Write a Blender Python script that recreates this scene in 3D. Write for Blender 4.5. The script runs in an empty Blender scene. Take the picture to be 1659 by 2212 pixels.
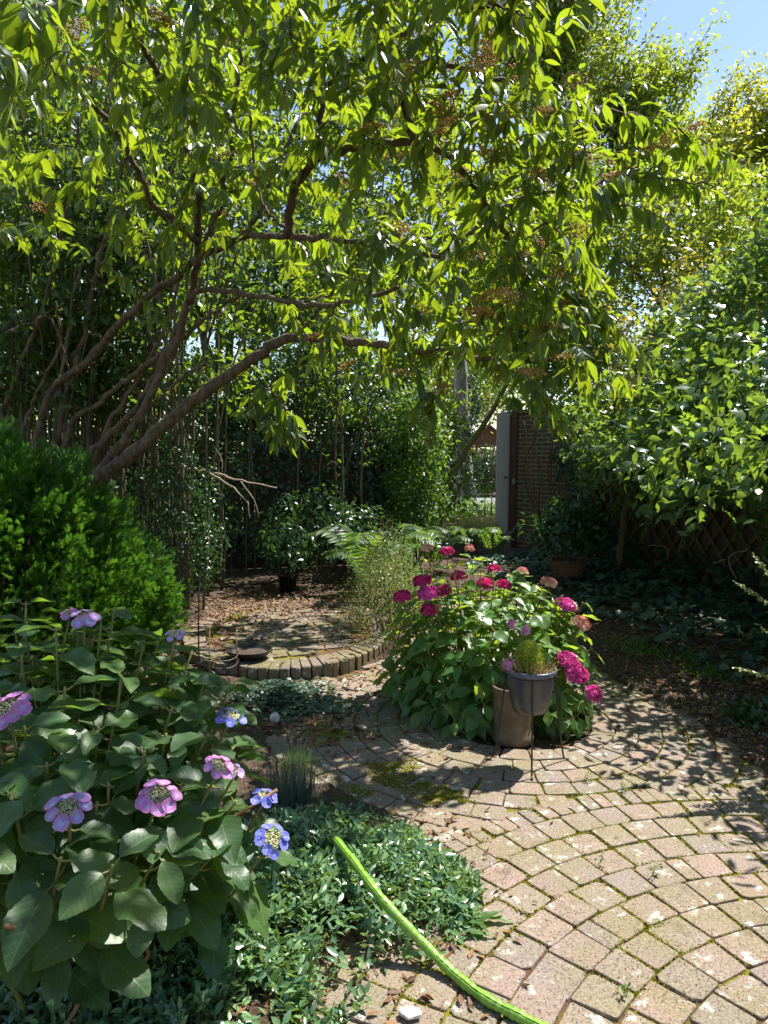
import bpy, math
import numpy as np
from mathutils import Vector

S = bpy.context.scene
C = S.collection
R = math.radians
rng = np.random.default_rng(7)

# ------------------------------------------------------------------ camera, sky, sun, exposure
PITCH = R(5.0)
EYE = 1.55
cam_d = bpy.data.cameras.new("camera")
cam = bpy.data.objects.new("camera", cam_d)
C.objects.link(cam)
cam.location = (0, 0, EYE)
cam.rotation_euler = (R(90) - PITCH, 0, 0)
cam_d.sensor_fit = 'VERTICAL'
cam_d.sensor_height = 36.0
cam_d.lens = 26.0
cam_d.clip_start = 0.05
cam_d.clip_end = 2000
S.camera = cam

SUN_EL = R(58)
SUN_AZ = math.atan2(.775, .63)
sun_dir = Vector((math.sin(SUN_AZ) * math.cos(SUN_EL), math.cos(SUN_AZ) * math.cos(SUN_EL), math.sin(SUN_EL)))
world = bpy.data.worlds.new("World")
S.world = world
world.use_nodes = True
wn = world.node_tree.nodes
bg = wn["Background"]
sky = wn.new("ShaderNodeTexSky")
sky.sky_type = 'NISHITA'
sky.sun_disc = False
sky.sun_elevation = SUN_EL
sky.sun_rotation = SUN_AZ
sky.air_density = 1.0
sky.dust_density = 0.3
sky.ozone_density = 0.35
world.node_tree.links.new(sky.outputs[0], bg.inputs[0])
bg.inputs[1].default_value = 0.095
sun_l = bpy.data.lights.new("sun", 'SUN')
sun_l.energy = 5.0
sun_l.angle = R(0.5)
sun_l.color = (1.0, .965, .90)
sun = bpy.data.objects.new("sun", sun_l)
C.objects.link(sun)
sun.rotation_euler = (-sun_dir).to_track_quat('-Z', 'Y').to_euler()

S.view_settings.view_transform = 'Standard'
S.view_settings.look = 'None'
S.view_settings.gamma = 1
S.view_settings.exposure = 1.15
S.render.engine = 'CYCLES'
cy = S.cycles
cy.use_denoising = True
cy.max_bounces = 7
cy.diffuse_bounces = 4
cy.glossy_bounces = 2
cy.transmission_bounces = 4
cy.transparent_max_bounces = 4
cy.caustics_reflective = False
cy.caustics_refractive = False

# ------------------------------------------------------------------ measuring: photo position (u, v of 1659 x 2212) -> place
K = 1.0452 / 1670

def P(u, v, Y):
    x, y = (u - 829.5) * K, (1106 - v) * K
    d = (x, math.cos(PITCH) + y * math.sin(PITCH), -math.sin(PITCH) + y * math.cos(PITCH))
    t = Y / d[1]
    return np.array((d[0] * t, Y, EYE + d[2] * t))

def G(u, v, z=0.0):
    x, y = (u - 829.5) * K, (1106 - v) * K
    d = (x, math.cos(PITCH) + y * math.sin(PITCH), -math.sin(PITCH) + y * math.cos(PITCH))
    t = (z - EYE) / d[2]
    return np.array((d[0] * t, d[1] * t, z))

def nrm(a):
    a = np.asarray(a, float)
    return a / np.maximum(np.linalg.norm(a, axis=-1, keepdims=True), 1e-9)

def U(a, b, n=None):
    return rng.uniform(a, b, n)

# ------------------------------------------------------------------ materials
def mat(name):
    m = bpy.data.materials.new(name)
    m.use_nodes = True
    nt = m.node_tree
    return m, nt, nt.nodes["Principled BSDF"], nt.nodes["Material Output"]

def N(nt, typ, **kw):
    n = nt.nodes.new(typ)
    for k, v in kw.items():
        setattr(n, k, v)
    return n

def ramp(nt, fac, stops, interp='LINEAR'):
    r = N(nt, "ShaderNodeValToRGB")
    r.color_ramp.interpolation = interp
    el = r.color_ramp.elements
    while len(el) < len(stops):
        el.new(0.5)
    for e, (p, c) in zip(el, stops):
        e.position = p
        e.color = (*c, 1) if len(c) == 3 else c
    nt.links.new(fac, r.inputs[0])
    return r.outputs[0]

def mixc(nt, f, a, b, mode='MIX'):
    n = N(nt, "ShaderNodeMix", data_type='RGBA', blend_type=mode)
    for i, v in ((0, f), (6, a), (7, b)):
        if hasattr(v, 'links') or isinstance(v, bpy.types.NodeSocket):
            nt.links.new(v, n.inputs[i])
        elif i == 0:
            n.inputs[0].default_value = v
        else:
            n.inputs[i].default_value = (*v, 1)
    return n.outputs[2]

def noise(nt, scale, detail=4, rough=.6, vec=None, out=0):
    n = N(nt, "ShaderNodeTexNoise")
    n.inputs["Scale"].default_value = scale
    n.inputs["Detail"].default_value = detail
    n.inputs["Roughness"].default_value = rough
    if vec is not None:
        nt.links.new(vec, n.inputs["Vector"])
    return n.outputs[out]

def objco(nt):
    return N(nt, "ShaderNodeTexCoord").outputs["Object"]

def bump(nt, b, h, strength, dist=.01):
    n = N(nt, "ShaderNodeBump")
    n.inputs["Strength"].default_value = strength
    n.inputs["Distance"].default_value = dist
    nt.links.new(h, n.inputs["Height"])
    nt.links.new(n.outputs[0], b.inputs["Normal"])

def leaf_mat(name, cols, tcol, under=None, rough=.38, trans=.4, veins=0.0, spec=.5):
    m, nt, b, out = mat(name)
    geo = N(nt, "ShaderNodeNewGeometry")
    rnd = geo.outputs["Random Per Island"]
    n = len(cols)
    col = ramp(nt, rnd, [((i + .5) / n, c) for i, c in enumerate(cols)])
    tc = mixc(nt, rnd, tcol, [min(1, x * f) for x, f in zip(tcol, (1.25, 1.05, .8))])
    if veins:
        uv = N(nt, "ShaderNodeUVMap").outputs[0]
        sp = N(nt, "ShaderNodeSeparateXYZ")
        nt.links.new(uv, sp.inputs[0])
        ab = N(nt, "ShaderNodeMath", operation='ABSOLUTE')
        nt.links.new(sp.outputs[0], ab.inputs[0])
        # side veins sweep forward: v*14 - |u|*4
        m1 = N(nt, "ShaderNodeMath", operation='MULTIPLY'); nt.links.new(sp.outputs[1], m1.inputs[0]); m1.inputs[1].default_value = 9.0
        m2 = N(nt, "ShaderNodeMath", operation='MULTIPLY'); nt.links.new(ab.outputs[0], m2.inputs[0]); m2.inputs[1].default_value = 2.4
        m3 = N(nt, "ShaderNodeMath", operation='SUBTRACT'); nt.links.new(m1.outputs[0], m3.inputs[0]); nt.links.new(m2.outputs[0], m3.inputs[1])
        fr = N(nt, "ShaderNodeMath", operation='PINGPONG'); nt.links.new(m3.outputs[0], fr.inputs[0]); fr.inputs[1].default_value = .5
        side = ramp(nt, fr.outputs[0], [(0, (1, 1, 1)), (.09, (0, 0, 0))])
        mid = ramp(nt, ab.outputs[0], [(0.0, (1, 1, 1)), (.07, (0, 0, 0))])
        v = mixc(nt, 1.0, side, mid, 'LIGHTEN')
        f = N(nt, "ShaderNodeMath", operation='MULTIPLY'); nt.links.new(v, f.inputs[0]); f.inputs[1].default_value = veins
        light = mixc(nt, .55, col, (.30, .38, .14))
        col = mixc(nt, f.outputs[0], col, light)
        hb = mixc(nt, 1.0, fr.outputs[0], mid, 'SUBTRACT')
        bump(nt, b, hb, .12, .003)
    if under is not None:
        col = mixc(nt, geo.outputs["Backfacing"], col, under)
    nt.links.new(col, b.inputs["Base Color"])
    b.inputs["Roughness"].default_value = rough
    b.inputs["Specular IOR Level"].default_value = spec
    t = N(nt, "ShaderNodeBsdfTranslucent")
    nt.links.new(tc, t.inputs[0])
    mx = N(nt, "ShaderNodeMixShader")
    mx.inputs[0].default_value = trans
    nt.links.new(b.outputs[0], mx.inputs[1])
    nt.links.new(t.outputs[0], mx.inputs[2])
    nt.links.new(mx.outputs[0], out.inputs[0])
    return m

def noise_mat(name, stops, scale, rough=.8, bs=.3, bd=.01, detail=5, stretch=None, spec=.3):
    m, nt, b, out = mat(name)
    co = objco(nt)
    if stretch:
        mp = N(nt, "ShaderNodeMapping")
        mp.inputs["Scale"].default_value = stretch
        nt.links.new(co, mp.inputs[0])
        co = mp.outputs[0]
    f = noise(nt, scale, detail, .65, co)
    nt.links.new(ramp(nt, f, stops), b.inputs["Base Color"])
    b.inputs["Roughness"].default_value = rough
    b.inputs["Specular IOR Level"].default_value = spec
    bump(nt, b, f, bs, bd)
    return m

M = {}
# leaves
M['viburnum'] = leaf_mat('viburnum_leaf', [(.020, .050, .028), (.035, .075, .025), (.055, .105, .025), (.030, .065, .03)],
                         (.34, .50, .02), under=(.13, .18, .06), rough=.33, trans=.45, veins=.4)
M['tallshrub'] = leaf_mat('tall_shrub_leaf', [(.03, .065, .025), (.045, .09, .03), (.06, .11, .03)], (.24, .40, .03), rough=.35, trans=.4)
M['backtree'] = leaf_mat('back_tree_leaf', [(.03, .07, .02), (.05, .10, .025), (.08, .12, .03)], (.30, .48, .03), rough=.4, trans=.45)
M['yellowtree'] = leaf_mat('yellow_tree_leaf', [(.11, .18, .02), (.15, .20, .03), (.19, .20, .03), (.13, .19, .02)], (.60, .66, .05), rough=.45, trans=.5)
M['greentree'] = leaf_mat('green_tree_leaf', [(.06, .13, .02), (.085, .155, .025), (.12, .18, .03)], (.46, .60, .05), rough=.42, trans=.45)
M['climber'] = leaf_mat('climber_leaf', [(.03, .085, .03), (.042, .10, .038), (.058, .118, .032), (.08, .145, .035)], (.31, .50, .05), rough=.32, trans=.4, spec=.6)
M['climber_y'] = leaf_mat('young_climber_leaf', [(.14, .20, .03), (.20, .20, .03), (.28, .18, .04), (.10, .18, .03)], (.46, .42, .05), rough=.4, trans=.4)
M['ivy'] = leaf_mat('ivy_leaf', [(.025, .062, .042), (.035, .08, .05), (.055, .10, .055)], (.08, .18, .03), rough=.42, trans=.15, spec=.5)
M['thuja'] = leaf_mat('thuja_spray', [(.016, .062, .013), (.028, .086, .015), (.048, .12, .02)], (.15, .38, .03), rough=.5, trans=.38, spec=.25)
M['lacecap'] = leaf_mat('lacecap_leaf', [(.032, .078, .026), (.046, .10, .028), (.064, .122, .03), (.038, .085, .034)], (.24, .46, .04),
                        under=(.09, .14, .06), rough=.42, trans=.33, veins=.42, spec=.45)
M['redhyd'] = leaf_mat('red_hydrangea_leaf', [(.05, .14, .035), (.07, .165, .038), (.10, .195, .038), (.058, .145, .04)], (.46, .68, .05),
                       under=(.10, .17, .06), rough=.4, trans=.36, veins=.5)
M['vinca'] = leaf_mat('periwinkle_leaf', [(.08, .165, .085), (.115, .21, .10), (.16, .27, .10)], (.30, .50, .08), rough=.27, trans=.2, spec=.8)
M['fern'] = leaf_mat('fern_leaf', [(.03, .08, .025), (.05, .11, .03)], (.20, .38, .04), rough=.45, trans=.4)
M['sprig'] = leaf_mat('pale_sprig_leaf', [(.12, .18, .05), (.22, .24, .08), (.07, .13, .04)], (.36, .42, .10), rough=.4, trans=.35)
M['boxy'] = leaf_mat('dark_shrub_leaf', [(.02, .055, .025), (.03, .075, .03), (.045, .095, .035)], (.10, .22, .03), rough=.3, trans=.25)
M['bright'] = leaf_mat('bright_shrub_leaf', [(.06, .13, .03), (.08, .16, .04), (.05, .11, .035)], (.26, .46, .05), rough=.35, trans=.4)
M['lime'] = leaf_mat('lime_leaf', [(.28, .38, .04), (.38, .43, .05), (.24, .34, .04)], (.6, .7, .08), rough=.5, trans=.38)
M['straw'] = leaf_mat('straw', [(.34, .26, .10), (.42, .33, .14), (.25, .2, .08)], (.4, .3, .1), rough=.6, trans=.25)
M['fescue'] = leaf_mat('blue_fescue', [(.06, .10, .10), (.09, .14, .13), (.07, .11, .09)], (.12, .2, .15), rough=.5, trans=.2)
M['iris'] = leaf_mat('strap_leaf', [(.05, .11, .06), (.08, .15, .08)], (.2, .35, .1), rough=.3, trans=.3)
M['grass'] = leaf_mat('pale_grass', [(.30, .32, .10), (.42, .38, .16), (.22, .28, .07)], (.5, .5, .15), rough=.6, trans=.35)
M['greengrass'] = leaf_mat('weed_leaf', [(.05, .12, .02), (.08, .17, .03)], (.25, .42, .05), rough=.5, trans=.35)
M['lavender'] = leaf_mat('lavender_flower', [(.20, .17, .30), (.28, .22, .36)], (.3, .25, .4), rough=.7, trans=.3)
M['litter'] = leaf_mat('dead_leaf', [(.10, .045, .02), (.18, .085, .03), (.28, .16, .07), (.07, .035, .02), (.24, .11, .035)], (.2, .09, .03), rough=.65, trans=.12)
M['moss'] = leaf_mat('moss', [(.22, .22, .015), (.30, .28, .02), (.14, .16, .015)], (.4, .4, .03), rough=.9, trans=.2, spec=.1)
M['seed'] = noise_mat('dry_seed_head', [(.3, (.28, .13, .04)), (.5, (.52, .29, .09)), (.7, (.60, .44, .16))], 60, .8, .2)
# wood, stems
M['bark'] = noise_mat('warm_bark', [(.28, (.035, .024, .016)), (.48, (.12, .085, .055)), (.60, (.17, .125, .08)), (.74, (.27, .22, .16))], 22, .85, 1.0, .03, stretch=(1, 1, .35))
M['twig'] = noise_mat('red_brown_twig', [(.3, (.07, .035, .022)), (.7, (.16, .085, .05))], 20, .7, .3)
M['greystem'] = noise_mat('grey_green_stem', [(.3, (.07, .06, .035)), (.55, (.14, .12, .07)), (.75, (.2, .17, .11))], 18, .75, .4, .01, stretch=(1, 1, .3))
M['olive'] = noise_mat('olive_stem', [(.3, (.09, .085, .03)), (.6, (.18, .16, .06)), (.8, (.2, .17, .1))], 25, .75, .4, .01)
M['deadwood'] = noise_mat('silver_dead_wood', [(.3, (.14, .13, .12)), (.5, (.36, .34, .33)), (.7, (.50, .48, .47))], 9, .85, .9, .03, stretch=(3, 3, .35))
M['palewood'] = noise_mat('bleached_twig', [(.3, (.28, .2, .14)), (.7, (.5, .4, .3))], 30, .8, .3)
M['hydstem'] = noise_mat('hydrangea_stem', [(.3, (.10, .13, .03)), (.6, (.22, .20, .06)), (.8, (.25, .15, .06))], 12, .55, .2)
M['hydwood'] = noise_mat('cinnamon_stem', [(.3, (.16, .075, .03)), (.7, (.30, .16, .075))], 20, .7, .3)
M['greyboard'] = noise_mat('weathered_board', [(.3, (.20, .18, .16)), (.5, (.36, .33, .29)), (.7, (.46, .43, .38))], 14, .8, .4, .006, stretch=(4, 4, .25))
M['brownpost'] = noise_mat('brown_post', [(.3, (.06, .03, .018)), (.6, (.15, .075, .045))], 12, .75, .4, .006, stretch=(4, 4, .3))
M['darkboard'] = noise_mat('dark_fence_board', [(.3, (.035, .025, .018)), (.6, (.085, .06, .04)), (.8, (.11, .09, .06))], 10, .85, .5, .008, stretch=(3, 3, .3))
M['lattice'] = noise_mat('lattice_slat', [(.3, (.05, .045, .02)), (.7, (.13, .11, .05))], 20, .85, .4, .006)
# ground
def soil():
    m, nt, b, out = mat('soil')
    co = objco(nt)
    a = noise(nt, 2.2, 6, .7, co)
    f = noise(nt, 45, 5, .7, co)
    base = ramp(nt, f, [(.3, (.035, .022, .015)), (.5, (.085, .058, .040)), (.66, (.16, .115, .08)), (.74, (.30, .26, .21))])
    moss = ramp(nt, noise(nt, 70, 3, .6, co), [(.35, (.03, .05, .01)), (.65, (.10, .12, .025))])
    msk = ramp(nt, a, [(.56, (0, 0, 0)), (.66, (.8, .8, .8))])
    nt.links.new(mixc(nt, msk, base, moss), b.inputs["Base Color"])
    b.inputs["Roughness"].default_value = .95
    b.inputs["Specular IOR Level"].default_value = .15
    bump(nt, b, f, .9, .02)
    return m
M['soil'] = soil()

def paver(name, dark=1.0, green=.35, seed=0.0):
    m, nt, b, out = mat(name)
    geo = N(nt, "ShaderNodeNewGeometry")
    rnd = geo.outputs["Random Per Island"]
    co = objco(nt)
    mp = N(nt, "ShaderNodeMapping")
    mp.inputs["Location"].default_value = (seed, seed * 2, 0)
    nt.links.new(co, mp.inputs[0])
    co = mp.outputs[0]
    base = ramp(nt, rnd, [(.0, (.265, .20, .16)), (.16, (.30, .215, .175)), (.32, (.275, .215, .165)), (.5, (.245, .20, .17)), (.66, (.285, .215, .175)), (.83, (.265, .215, .155)), (1, (.325, .22, .185))])
    big = noise(nt, 3.2, 4, .6, co)
    base = mixc(nt, ramp(nt, big, [(.40, (0, 0, 0)), (.68, (green * 1.6,) * 3)]), base, (.205, .185, .07))
    # fine grit: pale and dark specks
    g1 = noise(nt, 120, 4, .75, co)
    base = mixc(nt, ramp(nt, g1, [(.38, (.9, .9, .9)), (.48, (0, 0, 0))]), base, mixc(nt, .75, base, (.05, .033, .025)))
    base = mixc(nt, ramp(nt, g1, [(.58, (0, 0, 0)), (.68, (.6, .6, .6))]), base, (.52, .44, .37))
    # lichen blots
    n2 = noise(nt, 20, 3, .5, co)
    v = N(nt, "ShaderNodeTexVoronoi"); v.inputs["Scale"].default_value = 13; nt.links.new(mixc(nt, .12, co, noise(nt, 30, 3, .6, co, 1)), v.inputs["Vector"])
    lm = mixc(nt, 1.0, ramp(nt, v.outputs["Distance"], [(.18, (1, 1, 1)), (.34, (0, 0, 0))]), ramp(nt, n2, [(.46, (0, 0, 0)), (.58, (.9, .9, .9))]), 'MULTIPLY')
    base = mixc(nt, lm, base, (.58, .55, .47))
    st = ramp(nt, noise(nt, 5.5, 5, .65, co), [(.60, (0, 0, 0)), (.70, (.7, .7, .7))])
    base = mixc(nt, st, base, (.11, .095, .05))
    base = mixc(nt, 1.0, base, (dark, dark, dark), 'MULTIPLY')
    nt.links.new(base, b.inputs["Base Color"])
    b.inputs["Roughness"].default_value = .85
    b.inputs["Specular IOR Level"].default_value = .25
    bump(nt, b, g1, .5, .004)
    return m
M['paver'] = paver('clay_paver', .90, .42)
M['terrace'] = paver('dark_mossy_paver', .72, .62, 3.0)  # clay paver with more green, its whole colour also multiplied darker

def jointm():
    m, nt, b, out = mat('paving_joint')
    co = objco(nt)
    a = noise(nt, 3.0, 4, .6, co)
    f = noise(nt, 120, 4, .7, co)
    sand = ramp(nt, f, [(.3, (.05, .028, .016)), (.6, (.15, .085, .045))])
    mo = ramp(nt, f, [(.3, (.10, .10, .01)), (.6, (.22, .20, .02))])
    nt.links.new(mixc(nt, ramp(nt, a, [(.44, (0, 0, 0)), (.54, (1, 1, 1))]), sand, mo), b.inputs["Base Color"])
    b.inputs["Roughness"].default_value = .95
    b.inputs["Specular IOR Level"].default_value = .1
    bump(nt, b, f, 1, .008)
    return m
M['joint'] = jointm()

def brickm(name, cols, mortar, sx=1.0, bw=.21, rh=.065):
    m, nt, b, out = mat(name)
    uv = N(nt, "ShaderNodeUVMap").outputs[0]
    br = N(nt, "ShaderNodeTexBrick")
    nt.links.new(uv, br.inputs["Vector"])
    br.inputs["Scale"].default_value = 1
    br.inputs["Brick Width"].default_value = bw
    br.inputs["Row Height"].default_value = rh
    br.inputs["Mortar Size"].default_value = .007
    br.inputs["Mortar Smooth"].default_value = .2
    br.inputs["Color1"].default_value = (*cols[0], 1)
    br.inputs["Color2"].default_value = (*cols[1], 1)
    br.inputs["Mortar"].default_value = (*mortar, 1)
    f = noise(nt, 40, 5, .7, objco(nt))
    dirt = ramp(nt, f, [(.3, (.6, .58, .52)), (.7, (1.1, 1.08, 1.02))])
    nt.links.new(mixc(nt, 1.0, br.outputs[0], dirt, 'MULTIPLY'), b.inputs["Base Color"])
    b.inputs["Roughness"].default_value = .9
    inv = N(nt, "ShaderNodeMath", operation='SUBTRACT'); inv.inputs[0].default_value = 1; nt.links.new(br.outputs[1], inv.inputs[1])
    bump(nt, b, inv.outputs[0], .8, .008)
    return m
M['wallbrick'] = brickm('buff_wall_brick', [(.13, .095, .055), (.18, .13, .08)], (.42, .39, .32))
M['redbrick'] = brickm('red_brick', [(.25, .11, .07), (.30, .14, .09)], (.35, .3, .26))

def simple(name, col, rough=.5, metal=0, spec=.5, var=None, vs=8, bs=0):
    m, nt, b, out = mat(name)
    if var is not None:
        f = noise(nt, vs, 5, .6, objco(nt))
        nt.links.new(ramp(nt, f, [(.35, col), (.65, var)]), b.inputs["Base Color"])
        if bs:
            bump(nt, b, f, bs, .004)
    else:
        b.inputs["Base Color"].default_value = (*col, 1)
    b.inputs["Roughness"].default_value = rough
    b.inputs["Metallic"].default_value = metal
    b.inputs["Specular IOR Level"].default_value = spec
    return m
M['blackmetal'] = simple('black_painted_metal', (.012, .011, .011), .45, 0, .5, (.03, .022, .018), 40)
M['greyplastic'] = simple('grey_plastic', (.05, .051, .06), .25, 0, .5, (.115, .10, .085), 7)
M['greyrim'] = simple('blue_grey_plastic', (.085, .10, .13), .3)
M['stoneware'] = simple('stoneware', (.10, .065, .034), .6, 0, .4, (.19, .13, .075), 9, .25)
M['blackplastic'] = simple('black_plastic', (.010, .010, .011), .5, 0, .35, (.03, .027, .024), 14)
M['dirt'] = simple('dish_debris', (.03, .018, .012), .7, 0, .5, (.075, .045, .03), 25, .5)
M['whitestone'] = simple('white_quartz', (.38, .36, .33), .8, 0, .3, (.7, .68, .64), 30, .9)
M['wicker'] = noise_mat('wicker', [(.3, (.09, .05, .028)), (.7, (.24, .15, .08))], 50, .7, .4)
M['road'] = simple('road_asphalt', (.16, .16, .17), .9, 0, .2, (.22, .22, .23), 20, .2)
M['sand'] = simple('pale_sand', (.36, .30, .23), .95, 0, .1, (.46, .40, .32), 9, .3)
M['roof'] = noise_mat('brown_roof', [(.3, (.16, .07, .045)), (.7, (.26, .13, .085))], 18, .8, .3)
M['timber'] = noise_mat('shelter_timber', [(.3, (.30, .20, .13)), (.7, (.42, .30, .2))], 18, .8, .3)
M['metalgrey'] = simple('dull_steel', (.3, .3, .3), .45, .8)

def hosem():
    m, nt, b, out = mat('green_hose')
    f = noise(nt, 60, 3, .6, objco(nt))
    nt.links.new(ramp(nt, f, [(.35, (.14, .30, .025)), (.65, (.24, .43, .06))]), b.inputs["Base Color"])
    b.inputs["Roughness"].default_value = .42
    bump(nt, b, f, .25, .004)
    return m
M['hose'] = hosem()

def petal(name, stops, trans=.35):
    m, nt, b, out = mat(name)
    uv = N(nt, "ShaderNodeUVMap").outputs[0]
    sp = N(nt, "ShaderNodeSeparateXYZ")
    nt.links.new(uv, sp.inputs[0])
    rnd = N(nt, "ShaderNodeNewGeometry").outputs["Random Per Island"]
    c = ramp(nt, sp.outputs[1], stops)
    c = mixc(nt, 1.0, c, ramp(nt, rnd, [(0, (.78, .75, .85)), (1, (1.1, 1.05, 1.1))]), 'MULTIPLY')
    nt.links.new(c, b.inputs["Base Color"])
    b.inputs["Roughness"].default_value = .5
    b.inputs["Specular IOR Level"].default_value = .3
    t = N(nt, "ShaderNodeBsdfTranslucent")
    nt.links.new(c, t.inputs[0])
    mx = N(nt, "ShaderNodeMixShader"); mx.inputs[0].default_value = trans
    nt.links.new(b.outputs[0], mx.inputs[1]); nt.links.new(t.outputs[0], mx.inputs[2]); nt.links.new(mx.outputs[0], out.inputs[0])
    return m
M['pinkpetal'] = petal('pink_petal', [(0, (.62, .70, .88)), (.25, (.62, .40, .72)), (.6, (.64, .24, .54)), (1, (.68, .30, .58))])
M['lilacpetal'] = petal('lilac_petal', [(0, (.72, .80, .86)), (.3, (.42, .48, .82)), (.6, (.56, .34, .66)), (1, (.64, .34, .60))])
M['bluepetal'] = petal('blue_petal', [(0, (.50, .55, .88)), (.4, (.16, .20, .66)), (1, (.24, .25, .74))])
M['redpetal'] = petal('crimson_petal', [(0, (.60, .05, .12)), (.5, (.60, .015, .14)), (1, (.70, .04, .20))], .3)
M['magentapetal'] = petal('magenta_petal', [(0, (.60, .06, .25)), (.5, (.66, .03, .28)), (1, (.80, .16, .42))], .3)
M['orangepetal'] = petal('orange_young_petal', [(0, (.60, .62, .22)), (.6, (.74, .52, .28)), (1, (.78, .22, .26))], .3)
M['softpink'] = petal('soft_pink_petal', [(0, (.65, .20, .40)), (1, (.80, .42, .58))], .3)
M['bud'] = simple('flower_bud', (.42, .42, .20), .6, 0, .3, (.48, .44, .26), 80)

# ------------------------------------------------------------------ mesh helpers
class Acc:
    """collects geometry that becomes one mesh object"""
    def __init__(self):
        self.V, self.F, self.mi, self.uv, self.n = [], [], [], [], 0
    def add(self, v, f, mi=0, uv=None):
        v = np.asarray(v, float).reshape(-1, 3)
        f = np.asarray(f, int)
        self.V.append(v)
        self.F.append(f + self.n)
        self.mi.append(np.full(len(f), mi))
        if uv is None:
            uv = np.zeros((len(v), 2))
        self.uv.append(np.asarray(uv, float))
        self.n += len(v)
        return self
    def build(self, name, mats, parent=None, smooth=True):
        if not isinstance(mats, (list, tuple)):
            mats = [mats]
        V = np.concatenate(self.V)
        if parent is not None:
            V = V - wloc(parent)
        idx = np.concatenate([f.ravel() for f in self.F])
        cnt = np.concatenate([np.full(len(f), f.shape[1]) for f in self.F])
        mi = np.concatenate(self.mi)
        uv = np.concatenate(self.uv)
        me = bpy.data.meshes.new(name)
        me.vertices.add(len(V)); me.vertices.foreach_set("co", V.ravel())
        me.loops.add(len(idx)); me.loops.foreach_set("vertex_index", idx.astype(np.int32))
        me.polygons.add(len(cnt))
        me.polygons.foreach_set("loop_start", np.concatenate(([0], np.cumsum(cnt)[:-1])).astype(np.int32))
        me.polygons.foreach_set("material_index", mi.astype(np.int32))
        me.polygons.foreach_set("use_smooth", np.full(len(cnt), smooth))
        ul = me.uv_layers.new(name="UVMap")
        ul.data.foreach_set("uv", uv[idx].ravel().astype(np.float32))
        for m in mats:
            me.materials.append(m)
        me.update(calc_edges=True)
        me.validate()
        o = bpy.data.objects.new(name, me)
        C.objects.link(o)
        if parent is not None:
            o.parent = parent
        return o

def wloc(o):
    v = np.zeros(3)
    while o is not None:
        v += np.array(o.location)
        o = o.parent
    return v

def tag(o, label, cat, group=None, kind=None):
    o['label'] = label
    o['category'] = cat
    if group:
        o['group'] = group
    if kind:
        o['kind'] = kind
    return o

def thing(name, label, cat, loc, group=None):
    o = bpy.data.objects.new(name, None)
    C.objects.link(o)
    o.location = [float(x) for x in loc]
    o.empty_display_size = .1
    return tag(o, label, cat, group)

def struct(o):
    o['kind'] = 'structure'
    return o

def copy_tree(root, loc, label=None, rotz=0.0, scale=1.0):
    r = root.copy(); C.objects.link(r)
    r.location = [float(x) for x in loc]
    r.rotation_euler = (0, 0, rotz)
    r.scale = (scale,) * 3
    if label:
        r['label'] = label
    for ch in list(root.children):
        c = ch.copy(); C.objects.link(c); c.parent = r
        for g in list(ch.children):
            d = g.copy(); C.objects.link(d); d.parent = c
    return r

def leaf_tpl(w=.36, nseg=4, fold=.12, droop=.2, power=.85, petiole=0.0, belly=1.0, serr=0.0, wav=0.0):
    v, f, uv = [], [], []
    for i in range(nseg + 1):
        t = i / nseg
        ww = w * .5 * math.sin(math.pi * min(1, max(0, t)) ** power) ** belly
        if serr and 0 < i < nseg:
            ww *= 1 + serr * (1 if i % 2 else -1)
        z = -droop * t * t
        for s in (-1, 0, 1):
            zz = z + fold * abs(s) * ww * 2 + wav * abs(s) * ww * math.sin(t * 11 + s)
            v.append((s * ww, t + petiole, zz)); uv.append((s * ww / (w * .5) if w else 0, t))
        if i:
            a = (i - 1) * 3
            f += [(a, a + 1, a + 4, a + 3), (a + 1, a + 2, a + 5, a + 4)]
    return np.array(v), np.array(f), np.array(uv)

def simple_tpl(w=.5, fold=.1, droop=.1):
    v = np.array([(0, 0, 0), (w / 2, .45, fold * w), (0, 1, -droop), (-w / 2, .45, fold * w)])
    return v, np.array([(0, 1, 2, 3)]), np.array([(0, 0), (1, .5), (0, 1), (-1, .5)])

def scatter(acc, tpl, Pn, D, Nn, Sz, mi=0, W=None):
    if isinstance(tpl, list):
        k = rng.integers(0, len(tpl), len(Pn))
        for i, t in enumerate(tpl):
            s = k == i
            if s.any():
                scatter(acc, t, Pn[s], D[s], Nn[s], Sz[s], mi, None if W is None else W[s])
        return
    tv, tf, tuv = tpl
    n = len(Pn)
    y = nrm(D)
    z = nrm(Nn - (Nn * y).sum(1, keepdims=True) * y)
    x = np.cross(y, z)
    if W is None:
        W = np.ones(n)
    V = Pn[:, None] + Sz[:, None, None] * (tv[None, :, 0, None] * (x * W[:, None])[:, None] + tv[None, :, 1, None] * y[:, None] + tv[None, :, 2, None] * z[:, None])
    F = tf[None] + (np.arange(n) * len(tv))[:, None, None]
    acc.add(V.reshape(-1, 3), F.reshape(-1, tf.shape[1]), mi, np.tile(tuv, (n, 1)))

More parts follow.
